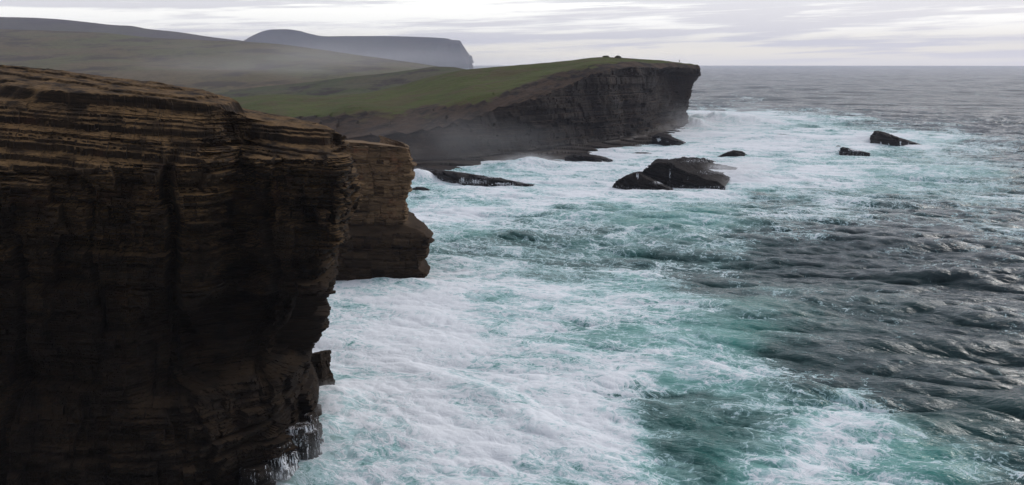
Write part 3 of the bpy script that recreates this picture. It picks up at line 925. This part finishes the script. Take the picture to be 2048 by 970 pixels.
def hill(name, ridge, foot, back_dy, mat, rough, seed, label, ncols=420, nr=(16, 120)):
    n = len(ridge)
    rr = [at(*p) for p in ridge]
    ff = [at(*p) for p in foot]
    bb = [(p[0] * 1.1, p[1] + back_dy, max(p[2] - back_dy * 0.12, -5)) for p in rr]
    P = sheet([bb, rr, ff], [p[0] / 100 for p in ridge], ncols, nr)
    P = blur(P, 3)
    x, y, z = P[..., 0], P[..., 1], P[..., 2]
    row = np.linspace(0, 1, P.shape[0])[:, None]
    t = np.clip((np.arange(P.shape[0]) - nr[0]) / nr[1], 0, 1)[:, None]
    L = rough[1]
    # convex, rolling ground between ridge and foot
    P[..., 2] += (rough[0] * np.sin(np.pi * t) * 1.2 * fbm(x / L, y / L, 0 * x, 5, 0.5, seed=seed)) + rough[0] * 0.03 * fbm(x / (L * .08), y / (L * .08), 0 * x, 3, seed=seed + 1)
    o = link_grid(name, P, mat)
    tag(o, label, kind='structure')
    return o


M_H1 = hill_mat('coarse_pasture', (0.070, 0.080, 0.034), (0.095, 0.080, 0.047), (0.045, 0.032, 0.030), 0.012)
M_H2 = hill_mat('moor_slope', (0.120, 0.115, 0.055), (0.140, 0.105, 0.062), (0.070, 0.052, 0.042), 0.006)
M_H3 = hill_mat('far_moor', (0.085, 0.070, 0.068), (0.09, 0.082, 0.062), (0.06, 0.048, 0.05), 0.003)
hill('coastal_hill', [(300, 192, 980), (440, 182, 960), (530, 172, 950), (620, 163, 930), (700, 153, 910), (770, 146, 900), (830, 138, 890), (875, 132.5, 880), (910, 134, 870), (935, 139, 860), (965, 146, 850)],
     [(300, 260, 560), (440, 250, 560), (530, 246, 560), (620, 240, 560), (700, 232, 565), (770, 225, 570), (830, 215, 575), (875, 200, 585), (910, 190, 595), (935, 180, 610), (965, 176, 640)],
     120, M_H1, (7.0, 95.0), 5, 'low brown and green coastal rise behind the headland')
hill('moor_hill', [(-420, 44, 1900), (-150, 52, 1900), (0, 57, 1900), (100, 60, 1880), (200, 64, 1850), (300, 74, 1820), (400, 79, 1800), (480, 82, 1780), (560, 87.5, 1740), (640, 98, 1700), (700, 107, 1660), (780, 118, 1620), (850, 128, 1560), (890, 135, 1500), (920, 142, 1460)],
     [(-420, 230, 800), (-150, 230, 800), (0, 228, 800), (100, 226, 800), (200, 224, 800), (300, 220, 800), (400, 216, 810), (480, 210, 820), (560, 205, 830), (640, 198, 845), (700, 192, 860), (780, 184, 880), (850, 176, 900), (890, 170, 920), (920, 168, 930)],
     400, M_H2, (9.0, 260.0), 6, 'broad hazy moorland slope above the coast')
hill('far_hill', [(-420, 26, 3300), (-150, 31, 3300), (0, 33, 3300), (50, 34, 3300), (110, 37, 3280), (180, 44, 3250), (225, 49, 3230), (262, 51, 3220), (295, 57, 3200), (350, 62.5, 3180), (420, 73, 3100), (490, 81.5, 3000), (560, 92, 2900)],
     [(-420, 120, 1950), (-150, 120, 1950), (0, 120, 1950), (50, 120, 1950), (110, 122, 1950), (180, 124, 1950), (225, 126, 1950), (262, 127, 1950), (295, 128, 1950), (350, 130, 1950), (420, 134, 1950), (490, 138, 1950), (560, 142, 1950)],
     500, M_H3, (5.0, 400.0), 7, 'smooth far moorland ridge on the skyline')

# island with sea cliffs
HY = 6500.0
isl_top = [(380, 100), (440, 92), (485, 81), (505, 70), (525, 61.5), (545, 57.5), (570, 57), (595, 60), (620, 66.5), (650, 71.5), (700, 71), (760, 71), (840, 73), (895, 76.5), (904, 79.5), (919, 80.5), (925, 89), (931, 99), (937, 114)]
rt = [at(a_, b_, HY) for a_, b_ in isl_top]
rb = [(p[0] * 1.08, p[1] + 1400, p[2] * 0.7) for p in rt]
drop = [0.5] * 12 + [0.6, 0.75, 0.85, 0.86, 0.7, 0.6, 0.45]
rm = [(p[0] * 0.997, p[1] - 70, p[2] * q) for p, q in zip(rt, drop)]
rs = [(rt[i][0] * 0.985 if i < 18 else rt[i][0] + 10, HY - 150, -3) for i in range(len(rt))]
rs = [(at(a_ + (0 if i < 16 else 6 - (i - 16) * 0), 130, HY - 150)[0], HY - 150, -3) for i, (a_, b_) in enumerate(isl_top)]
rs[-1] = (at(939, 130, HY)[0], HY - 100, -3)
for r in (rb, rt, rm, rs):
    e = r[-1]
    r.append((e[0] - 60, e[1] + 1500, e[2] * 0.6))
P = sheet([rb, rt, rm, rs], [p[0] / 100 for p in isl_top] + [9.6], 520, [10, 30, 50])
P = blur(P, 1)
x, y, z = P[..., 0], P[..., 1], P[..., 2]
rr_ = np.concatenate([np.zeros(10), np.linspace(0, 1, 30), np.ones(51)])[:, None]
P[..., 1] += rr_ * 34 * fbm(x / 230, z / 260, 0 * x, 4, 0.6, seed=9)
P[..., 2] += rr_ * (1 - sstep(HY - 160, HY - 100, -y * 0 + HY - 100)) * 0
M_ISL = hill_mat('island_moor', (0.05, 0.045, 0.04), (0.045, 0.045, 0.035), (0.07, 0.045, 0.04), 0.0035)
tag(link_grid('island_terrain', P, M_ISL), 'blue hazy island plateau ending in tall sea cliffs', kind='structure')

# slender stack off the island
cx, cy, _ = at(941.5, 127, HY - 20)
zt_ = at(941, 110.5, HY)[2]
hh = np.array([-3, 12, 30, 60, 80, zt_ - 6, zt_])
ww = np.array([22, 17, 11, 10, 11.5, 9, 3.5])
th_ = np.linspace(0, 2 * np.pi, 24, endpoint=False)
Zs = np.linspace(-3, zt_, 60)
Wd = np.interp(Zs, hh, ww)[:, None] * (1 + 0.18 * _h(np.floor(Zs / 6)[:, None].astype(int) + 0 * th_[None].astype(int), (np.arange(24) // 3)[None] + 0 * Zs[:, None].astype(int), np.zeros((60, 24), int), 4))
P = np.stack([cx + Wd * np.cos(th_), cy + Wd * np.sin(th_), Zs[:, None] + 0 * Wd], -1)
P = np.concatenate([P, P[-1:].mean(1, keepdims=True) + 0 * P[-1:]])
o = link_grid('sea_stack', P, rock_mat('far_red_rock', (0.05, 0.03, 0.025), (0.09, 0.055, 0.04), (0.14, 0.09, 0.06), 12), wrap=True, smooth=False)
tag(o, 'slender far-off pillar of rock standing off the end of the hazy island', 'sea stack')


# ------------------------------------------------------------------ rocks standing in the surf
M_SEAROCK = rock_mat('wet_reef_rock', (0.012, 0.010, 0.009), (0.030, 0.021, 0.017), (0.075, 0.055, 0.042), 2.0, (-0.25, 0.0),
                     wet=0.6, lit_top=(0.040, 0.032, 0.028), lit_amt=0.6, wet_shade=(0.3, 3.0, (0.020, 0.016, 0.014)), specl=0.15)


def white_wash(mat_name, fs=1.0):
    """thin white runnels of draining water"""
    m, g, out = new_mat(mat_name)
    geo = g.node('ShaderNodeNewGeometry')
    p = g.sep(geo.outputs['Position'])
    a = g.attr('wash')
    v = g.comb(g.math('MULTIPLY', p[0], 2.6 * fs), g.math('MULTIPLY', p[1], 2.6 * fs), g.math('MULTIPLY', p[2], 0.28 * fs))
    n = g.noise(v, 1.0, 6, 0.7, 0.5)
    f = g.noise(geo.outputs['Position'], 2.5 * fs, 5, 0.7)
    k = g.math('ADD', g.math('ADD', g.math('MULTIPLY', g.math('SUBTRACT', n, 0.5), 2.4), g.math('MULTIPLY', g.math('SUBTRACT', f, 0.5), 1.2 / fs ** 1.2)), g.math('SUBTRACT', a, 0.62))
    al = g.math('MULTIPLY', g.ramp(k, 0.0, 0.30), 0.92)
    bs = g.node('ShaderNodeBsdfPrincipled', {'Base Color': (0.78, 0.79, 0.82), 'Roughness': 0.7})
    tr = g.node('ShaderNodeBsdfTransparent')
    ms = g.node('ShaderNodeMixShader', {0: al, 1: tr.outputs[0], 2: bs.outputs[0]})
    g.l.new(ms.outputs[0], out.inputs['Surface'])
    return m


M_WASH = white_wash('draining_white_water')
M_FALL = white_wash('falling_white_water', 2.4)


def reef(front, back, label, seed, thick=0.8, amp=0.35, cell=2.5, ncols=220, dip=(-0.25, 0), wash=None, group=None, n=(10, 60, 40), mat=None, name='sea_rock', cat='rock', back_drop=True):
    """front: [(px, py_base, py_top)], back: [(px, py, Y or None)] top far edge, same count"""
    fb, ft, bk, bb = [], [], [], []
    for (px, pb, pt), (bx, by, Yb) in zip(front, back):
        q = on_sea(px, pb, 0.0)
        fb.append((q[0], q[1] - 0.5, -3.0))
        w0 = at(px, pt, q[1] + 0.8)
        ft.append((w0[0], w0[1], max(w0[2], 0.05)))
        s = at(bx, by, Yb) if Yb else on_sea(bx, by, 0.1)
        bk.append(s)
        bb.append((s[0], s[1] + 3.0, -3.0))
    t = np.linspace(0, 1, len(front))
    o = rock_block(name, [bb, bk, ft, fb], list(t), ncols, [n[0], n[1], n[2]], mat or M_SEAROCK, dip, thick, amp, cell, seed, top_rough=0.8 * amp + 0.15, pre_blur=1, nz=0.15, saws=1.3)
    tag(o, label, cat, group)
    if wash is None:
        wash = [(0, 0, (1, 1), 0.0)]
    if wash:
        me = o.data.copy()
        k = len(me.vertices)
        co = np.empty(k * 3, np.float32); me.vertices.foreach_get('co', co); co = co.reshape(-1, 3)
        nn = np.empty(k * 3, np.float32); me.vertices.foreach_get('normal', nn); nn = nn.reshape(-1, 3)
        sgn = 1.0 if nn[:, 2].mean() > 0 else -1.0
        co2 = co + sgn * nn * 0.06
        wv = np.zeros(k)
        for (wx, wy, wr, am) in wash:
            c_ = np.array(on_sea(wx, wy))
            # distance to the sight line column of the runnel, measured in metres across
            kx = (co[:, 0] / (co[:, 1] * math.cos(TH) + (H - co[:, 2]) * math.sin(TH)) * FPX + 1024)
            ky = 485 + FPX * np.tan(np.arctan2(H - co[:, 2], co[:, 1]) - TH)
            wv = np.maximum(wv, 1.25 * am * np.exp(-((kx - wx) / wr[0]) ** 2 - ((ky - wy) / wr[1]) ** 2))
        wv = np.maximum(wv, 0.52 * (1 - sstep(0.2, 1.3, co[:, 2])))
        me.vertices.foreach_set('co', co2.ravel())
        at_ = me.attributes.new('wash', 'FLOAT', 'POINT'); at_.data.foreach_set('value', wv.astype(np.float32))
        me.materials.clear(); me.materials.append(M_WASH)
        wo = bpy.data.objects.new('water_runnels', me)
        sc.collection.objects.link(wo)
        wo.parent = o
    return o


reef([(1284, 372, 346), (1292, 373, 340), (1300, 374, 331), (1308, 374, 326), (1322, 374, 323), (1340, 373, 328), (1362, 374, 337), (1385, 374, 347), (1410, 375, 357), (1432, 376, 362), (1450, 376.5, 373.5)],
     [(1290, 342, 256), (1298, 336, 258), (1312, 321, 262), (1330, 319, 266), (1345, 321, 270), (1362, 316.5, 276), (1385, 315, 282), (1410, 318, 288), (1435, 322, None), (1460, 327, None), (1478, 331, None)],
     'largest dark wedge of tilted rock slabs in the surf, white water on its back', 301, 1.1, 0.45, 3.2, 300,
     wash=[(1395, 322, (60, 7), .46), (1440, 335, (40, 9), .58), (1340, 350, (3, 18), .7), (1412, 345, (34, 7), .46), (1376, 362, (2.5, 12), .45)], n=(10, 90, 60))
reef([(1225, 374, 371), (1232, 375, 364), (1243, 376, 357), (1262, 377, 350), (1276, 378, 347), (1292, 380, 355), (1310, 381, 363), (1328, 381.5, 372), (1345, 381, 379)],
     [(1228, 369, 247), (1236, 362, 249), (1248, 355, 252), (1265, 347, 254), (1281, 345, 256), (1298, 352, 254), (1318, 362, 251), (1335, 370, 248), (1350, 378, 244)],
     'low black rock ramp leaning on the left end of the largest surf rock', 305, 0.8, 0.35, 2.5, 200, wash=[(1275, 352, (4, 8), .8), (1320, 366, (24, 5), .6)])
reef([(1740, 285, 281), (1742, 287, 272), (1747, 288, 265), (1754, 290, 264), (1770, 292, 268.5), (1792, 294, 276), (1815, 292.5, 282), (1845, 290.5, 289.5)],
     [(1742, 280, 415), (1745, 271, 418), (1750, 264, 420), (1760, 264.5, 422), (1776, 268, 422), (1800, 275.5, 420), (1822, 281, 416), (1850, 288, 405)],
     'dark slanted rock fin standing alone far out in the foam', 309, 1.3, 0.3, 4, 200, wash=[(1762, 287, (2, 6), .8), (1748, 287, (2, 4), .7), (1801, 286, (2.5, 7), .9), (1817, 287, (1.5, 4), .6), (1778, 290, (2, 5), .8)])
reef([(1434, 316, 313), (1445, 316, 309), (1458, 317, 304), (1470, 317, 302), (1480, 316, 303), (1488, 314, 306), (1494, 310, 308)],
     [(1438, 312, 345), (1448, 307, 347), (1460, 303, 349), (1472, 301.5, 350), (1482, 302, 350), (1490, 304, 348), (1497, 307, 345)],
     'small low hump of brown rock just behind the largest surf rock', 313, .7, .4, 3, 140)
reef([(1680, 304, 297), (1686, 305, 295), (1696, 306, 297), (1712, 306, 300), (1740, 307, 306)],
     [(1682, 295, 385), (1688, 294, 388), (1700, 295.5, 386), (1716, 299, 380), (1744, 305, 370)],
     'pale low rock slab awash left of the slanted rock fin', 317, .7, .3, 3, 140, wash=[(1712, 300, (20, 6), .75)])
reef([(1672, 295, 292), (1678, 295, 291), (1684, 295, 292.5)], [(1673, 291.5, 400), (1679, 290.5, 402), (1685, 292, 400)],
     'tiny rock nub poking up beside the pale awash slab', 318, .5, .3, 2, 60, n=(6, 20, 12))
reef([(1520, 266, 264.5), (1545, 269, 267), (1565, 271, 268), (1590, 273, 270)], [(1522, 263.5, 490), (1547, 266, 490), (1567, 267, 485), (1592, 269.5, 478)],
     'thin line of reef barely breaking the foam beyond the other surf rocks', 319, .6, .4, 4, 140, n=(6, 20, 12))
reef([(1304, 290, 276), (1318, 291, 270), (1332, 292, 274), (1348, 291.5, 279), (1368, 287.5, 286)], [(1308, 272, 395), (1322, 267, 402), (1338, 271, 400), (1352, 277, 395), (1371, 285, 385)],
     'dark ledge with a white runnel at the foot of the headland tip', 323, .9, .5, 4, 160, wash=[(1318, 279, (6, 5), .9), (1334, 283, (4, 4), .6)])
reef([(1262, 309, 307), (1275, 310.5, 305), (1290, 311, 305), (1312, 309, 308)], [(1265, 305, 362), (1278, 303.5, 364), (1293, 303.5, 364), (1314, 307, 360)],
     'flat sliver of brown rock between the headland foot and the largest surf rock', 327, .5, .3, 3, 100, n=(6, 24, 14))
reef([(1020, 328, 320), (1045, 329, 315), (1070, 328, 318), (1100, 326, 321), (1125, 325, 324)], [(1024, 317, 305), (1048, 312, 310), (1075, 316, 312), (1104, 319, 312), (1130, 323, 308)],
     'low brown rock hump amid surf at the headland shore', 331, .8, .4, 4, 160)
reef([(1130, 323, 314), (1160, 325, 310), (1190, 324, 313), (1225, 321.5, 320)], [(1134, 311, 318), (1166, 307, 325), (1196, 311, 325), (1230, 319, 320)],
     'long brown tidal ledge slipping into surf below the middle of the headland', 333, .8, .4, 4, 160)
# the long slab running out from the shore left of centre
reef([(780, 345, 330), (830, 349, 338), (870, 356, 343), (905, 364, 347), (945, 371, 352), (985, 375, 357), (1030, 375, 365), (1066, 371, 369)],
     [(790, 320, 300), (846, 326, 300), (895, 338, 292), (930, 343, 288), (965, 350, 280), (1000, 356, 273), (1040, 363, 265), (1072, 369, 256)],
     'long grey rock ramp running out from the shore with water pouring over its front edge', 337, 1.0, 0.4, 4, 320, dip=(-0.10, 0.05),
     wash=[(950, 364, (45, 9), .62), (925, 362, (10, 10), .7), (1010, 368, (35, 5), .7), (985, 355, (40, 2.5), .6), (860, 341, (40, 2.0), .4)], n=(10, 60, 60))
reef([(822, 383, 378), (835, 385, 374), (848, 385, 375), (862, 382, 380)], [(824, 376, 250), (838, 372.5, 252), (850, 373.5, 252), (865, 379, 248)],
     'small wet boulder awash beside the tall brown stack', 341, .5, .3, 2, 90, n=(6, 24, 14), name='boulder', cat='boulder')

# rocks at the foot of the near cliff
M_BASE = rock_mat('foot_rock', (0.012, 0.008, 0.006), (0.028, 0.019, 0.013), (0.06, 0.042, 0.028), 0.9, (0, 0), specl=0.1, wet=0.6, lit_top=(0.09, 0.065, 0.045), lit_amt=.4, wet_shade=(0.5, 2.2, (0.012, 0.0105, 0.010)))


def boulder(px, pyb, w, h, dpt, label, seed, wash=None, lean=0.0, name='boulder', mat=None, Yo=0.0, cat='boulder', taper=0.25, rz=0.0):
    """angular block: a rough prism with broken corners and a tilted top"""
    q = on_sea(px, pyb)
    r = np.random.default_rng(seed)
    nth, nz_ = 220, 130
    # plan: irregular 6-gon
    ka = np.sort(np.array([0.12, 1.1, 2.0, 3.25, 4.2, 5.3]) + r.uniform(-.22, .22, 6))
    kr = r.uniform(0.82, 1.12, 6)
    cx_, cy_ = kr * np.cos(ka + rz), kr * np.sin(ka + rz)
    t = np.linspace(0, 6, nth, endpoint=False); k = np.floor(t).astype(int); f = t - k
    ux = cx_[k] * (1 - f) + cx_[(k + 1) % 6] * f
    uy = cy_[k] * (1 - f) + cy_[(k + 1) % 6] * f
    v = np.linspace(0, 1, nz_)[:, None]
    side = np.clip(v / 0.78, 0, 1)
    inn = np.clip((v - 0.78) / 0.22, 0, 1)
    rad_ = (1 - taper * side ** 1.5) * (1 - inn)
    X_ = ux * rad_ * w / 2; Y_ = uy * rad_ * dpt / 2
    Z_ = -2 + (h + 2) * side + 0 * X_
    Z_ = Z_ + side * (0.18 * X_ - 0.22 * Y_) * h / 4
    P = np.stack([X_ + lean * Z_, Y_, Z_], -1)
    nrm_ = np.stack([ux + 0 * v, uy + 0 * v, 0 * ux + 0 * v], -1)
    s1, _, _ = beds(P, P[..., 0] * .8 + P[..., 1] * .7, (-0.1, 0), 0.55, 0.16, 0.9, seed)
    d_ = 0.30 * fbm(P[..., 0] / 1.2 + seed, P[..., 1] / 1.2, P[..., 2] / 1.2, 5, 0.55, seed=seed) + s1
    P = P + nrm_ * (d_ * (1 - inn))[..., None]
    P[..., 2] += inn * 0.25 * fbm(P[..., 0] / .6, P[..., 1] / .6, 0 * Z_, 3, seed=seed + 2)
    P += np.array([q[0], q[1] + dpt * .35 + Yo, 0])
    o = link_grid(name, P, mat or M_BASE, wrap=True, smooth=False)
    tag(o, label, cat)
    if wash:
        pw = P + nrm_ * 0.05
        pw[..., 2] += 0.04
        wv = wash * (0.62 + 0.45 * fbm(pw[..., 0] / .9, pw[..., 1] / .9, pw[..., 2] / 5, 3, seed=seed + 5) - 0.30 * inn)
        link_grid('water_runnels', pw, M_FALL, {'wash': wv}, wrap=True, parent=o)
    return o


boulder(548, 948, 3.6, 2.3, 3.4, 'wet black boulder streaming with white runnels, nearer of two under the near cliff', 401, wash=1.05, lean=-0.1)
boulder(604, 915, 2.9, 2.6, 3.2, 'wet black boulder streaming with white runnels, farther of two under the near cliff', 403, wash=1.0, lean=-0.15)
boulder(636, 888, 1.4, 2.6, 2.6, 'narrow dark rock at the corner foot of the near cliff', 405, wash=.8, lean=-0.35)
boulder(505, 975, 3.2, 1.5, 3.0, 'low dark boulder with foam on it at the bottom edge by the near cliff', 407, wash=.8)
M_PALE = rock_mat('pale_foot_rock', (0.024, 0.016, 0.011), (0.042, 0.029, 0.019), (0.06, 0.043, 0.029), 1.5, (0, 0), lit_amt=.1, specl=.06)
boulder(636, 792, 2.6, 4.2, 4.5, 'upright pale brown slab rising from foam behind the near cliff corner', 411, Yo=0.5, lean=-.05, name='sea_rock', cat='rock', mat=M_PALE, taper=.1)

# knolls on the headland crest
M_TURF = rock_mat('turf_knoll', (0.05, 0.045, 0.02), (0.07, 0.06, 0.03), (0.09, 0.08, 0.04), 2, (0, 0), lit_top=(0.06, 0.06, 0.02))


def knoll(px, py, Y0, w, h, label, seed, flat=2.0):
    bx, by, bz = at(px, py, Y0)
    th = np.linspace(0, 2 * np.pi, 40, endpoint=False)[None, :]
    ph = np.linspace(-0.35, 1, 20)[:, None] * np.pi / 2
    se = lambda v, e: np.sign(v) * np.abs(v) ** (2 / e)
    P = np.stack([se(np.cos(ph), flat) * np.cos(th) * w / 2, se(np.cos(ph), flat) * np.sin(th) * w / 2, se(np.sin(ph), flat) * h + 0 * th], -1)
    P *= (1 + 0.22 * fbm(P[..., 0] / 1.5 + seed, P[..., 1] / 1.5, P[..., 2] / 1.5, 3, seed=seed))[..., None]
    P += np.array([bx, by, bz])
    o = link_grid('turf_knoll', P, M_TURF, wrap=True, smooth=False)
    tag(o, label, 'knoll')


knoll(1212, 114.5, 459, 3.4, 0.9, 'flat-topped knoll on the headland crest, the one on the grass side', 501, 3.5)
knoll(1236, 115.2, 459, 3.4, 1.1, 'rounded knoll on the headland crest, the one toward the cliff', 502, 2.2)

# person standing near the edge
def person(px, py, Y0, hgt=1.72):
    bx, by, bz = at(px, py, Y0)
    k = hgt / 1.72
    pts = [((0, 0, .95), .15), ((0, 0, 1.15), .15), ((0, 0, 1.38), .17), ((0, 0, 1.47), .07), ((0, -.01, 1.52), .065), ((0, -.02, 1.62), .105), ((0, -.02, 1.70), .08),
           ((.1, 0, .88), .10), ((.11, -.03, .48), .075), ((.12, .0, .08), .05), ((.12, -.12, .04), .045),
           ((-.1, 0, .88), .10), ((-.11, .02, .48), .075), ((-.12, .03, .08), .05), ((-.12, -.09, .04), .045),
           ((.2, 0, 1.38), .07), ((.26, .02, 1.10), .05), ((.20, -.12, .90), .04), ((.16, -.18, .86), .035),
           ((-.2, 0, 1.38), .07), ((-.26, .02, 1.10), .05), ((-.22, -.10, .88), .04), ((-.18, -.16, .84), .035)]
    ed = [(0, 1), (1, 2), (2, 3), (3, 4), (4, 5), (5, 6), (0, 7), (7, 8), (8, 9), (9, 10), (0, 11), (11, 12), (12, 13), (13, 14), (2, 15), (15, 16), (16, 17), (17, 18), (2, 19), (19, 20), (20, 21), (21, 22)]
    me = bpy.data.meshes.new('person')
    me.from_pydata([tuple(c * k for c in p) for p, r in pts], ed, [])
    o = bpy.data.objects.new('person', me)
    sc.collection.objects.link(o)
    md = o.modifiers.new('skin', 'SKIN')
    sv = me.skin_vertices[0].data if me.skin_vertices else None
    if sv is None:
        bpy.context.view_layer.objects.active = o
        with bpy.context.temp_override(active_object=o, object=o):
            bpy.ops.mesh.customdata_skin_add()
        sv = me.skin_vertices[0].data
    for i, (p, r) in enumerate(pts):
        sv[i].radius = (r * k, r * k * .8)
        sv[i].use_root = (i == 0)
    sb = o.modifiers.new('sub', 'SUBSURF'); sb.levels = 1; sb.render_levels = 2
    o.location = (bx, by, bz)
    m, g, out = new_mat('dark_outdoor_clothes')
    tcn = g.node('ShaderNodeTexCoord').outputs['Object']
    z_ = g.sep(tcn)[2]
    c = g.mix(g.ramp(z_, .88, .92), (0.02, 0.02, 0.025), (0.05, 0.03, 0.03))
    c = g.mix(g.ramp(z_, 1.52, 1.54), c, (0.25, 0.16, 0.12))
    c = g.mix(g.ramp(z_, 1.66, 1.68), c, (0.03, 0.02, 0.015))
    bs = g.node('ShaderNodeBsdfPrincipled', {'Base Color': c, 'Roughness': 0.9})
    g.l.new(bs.outputs[0], out.inputs['Surface'])
    me.materials.append(m)
    tag(o, 'person in dark clothes standing near the cliff edge on top of the headland', 'person')


person(1358.5, 125.6, 484)

# ------------------------------------------------------------------ air
def volume_box(name, lo, hi, dens, col, aniso):
    me = bpy.data.meshes.new(name)
    v = [(x_, y_, z_) for x_ in (lo[0], hi[0]) for y_ in (lo[1], hi[1]) for z_ in (lo[2], hi[2])]
    f = [(0, 1, 3, 2), (4, 6, 7, 5), (0, 4, 5, 1), (2, 3, 7, 6), (0, 2, 6, 4), (1, 5, 7, 3)]
    me.from_pydata(v, [], f)
    m, g, out = new_mat(name + '_air')
    pv_ = g.node('ShaderNodeVolumePrincipled', {'Color': col, 'Density': dens, 'Anisotropy': aniso})
    g.l.new(pv_.outputs[0], out.inputs['Volume'])
    me.materials.append(m)
    o = bpy.data.objects.new(name, me)
    sc.collection.objects.link(o)
    tag(o, kind='stuff')
    return o


volume_box('haze', (-13000, -60, -9), (13000, 17000, 460), 7.5e-5, (0.79, 0.82, 0.98), 0.3)


def mist(px, py, Y0, r, dens, name='spray_mist'):
    """a bank of blown spray: an ellipsoid of thin fog that thins out to nothing at its rim"""
    import bmesh
    bm = bmesh.new()
    bmesh.ops.create_icosphere(bm, subdivisions=3, radius=1.0)
    me = bpy.data.meshes.new(name)
    bm.to_mesh(me); bm.free()
    m, g, out = new_mat('spray_air')
    ob = g.node('ShaderNodeTexCoord').outputs['Object']
    rr = g.node('ShaderNodeVectorMath', {0: ob}, operation='LENGTH').outputs['Value']
    fall = g.ramp(rr, 0.0, 0.97, 1.0, 0.0)
    nz = g.ramp(g.noise(g.vmath('MULTIPLY', ob, (1.6, 1.6, 1.0)), 1.3, 4, 0.6), 0.36, 0.64, 0.05, 1.8)
    pv_ = g.node('ShaderNodeVolumePrincipled', {'Color': (0.95, 0.94, 0.95), 'Density': g.math('MULTIPLY', g.math('MULTIPLY', fall, nz), dens), 'Anisotropy': 0.2})
    g.l.new(pv_.outputs[0], out.inputs['Volume'])
    me.materials.append(m)
    o = bpy.data.objects.new(name, me)
    o.location = at(px, py, Y0)
    o.scale = r
    sc.collection.objects.link(o)
    tag(o, kind='stuff')


mist(600, 128, 1150, (330, 260, 55), 0.0013)
mist(720, 125, 5600, (2200, 900, 150), 0.00028)
mist(880, 292, 290, (60, 16, 16), 0.009)
mist(1480, 240, 470, (60, 22, 10), 0.018)
mist(1350, 250, 450, (30, 30, 16), 0.008)
mist(650, 895, 72, (4.0, 3.0, 3.4), 0.12)
mist(590, 955, 67, (3.6, 1.5, 1.6), 0.25)
mist(655, 800, 80, (3.0, 3.0, 2.6), 0.12)
mist(1050, 322, 296, (16, 6, 4), 0.10)
mist(1480, 335, 262, (14, 8, 4), 0.10)
mist(835, 352, 272, (6, 5, 3.5), 0.20)
sc.cycles.volume_step_rate = 2.0
sc.cycles.volume_max_steps = 128
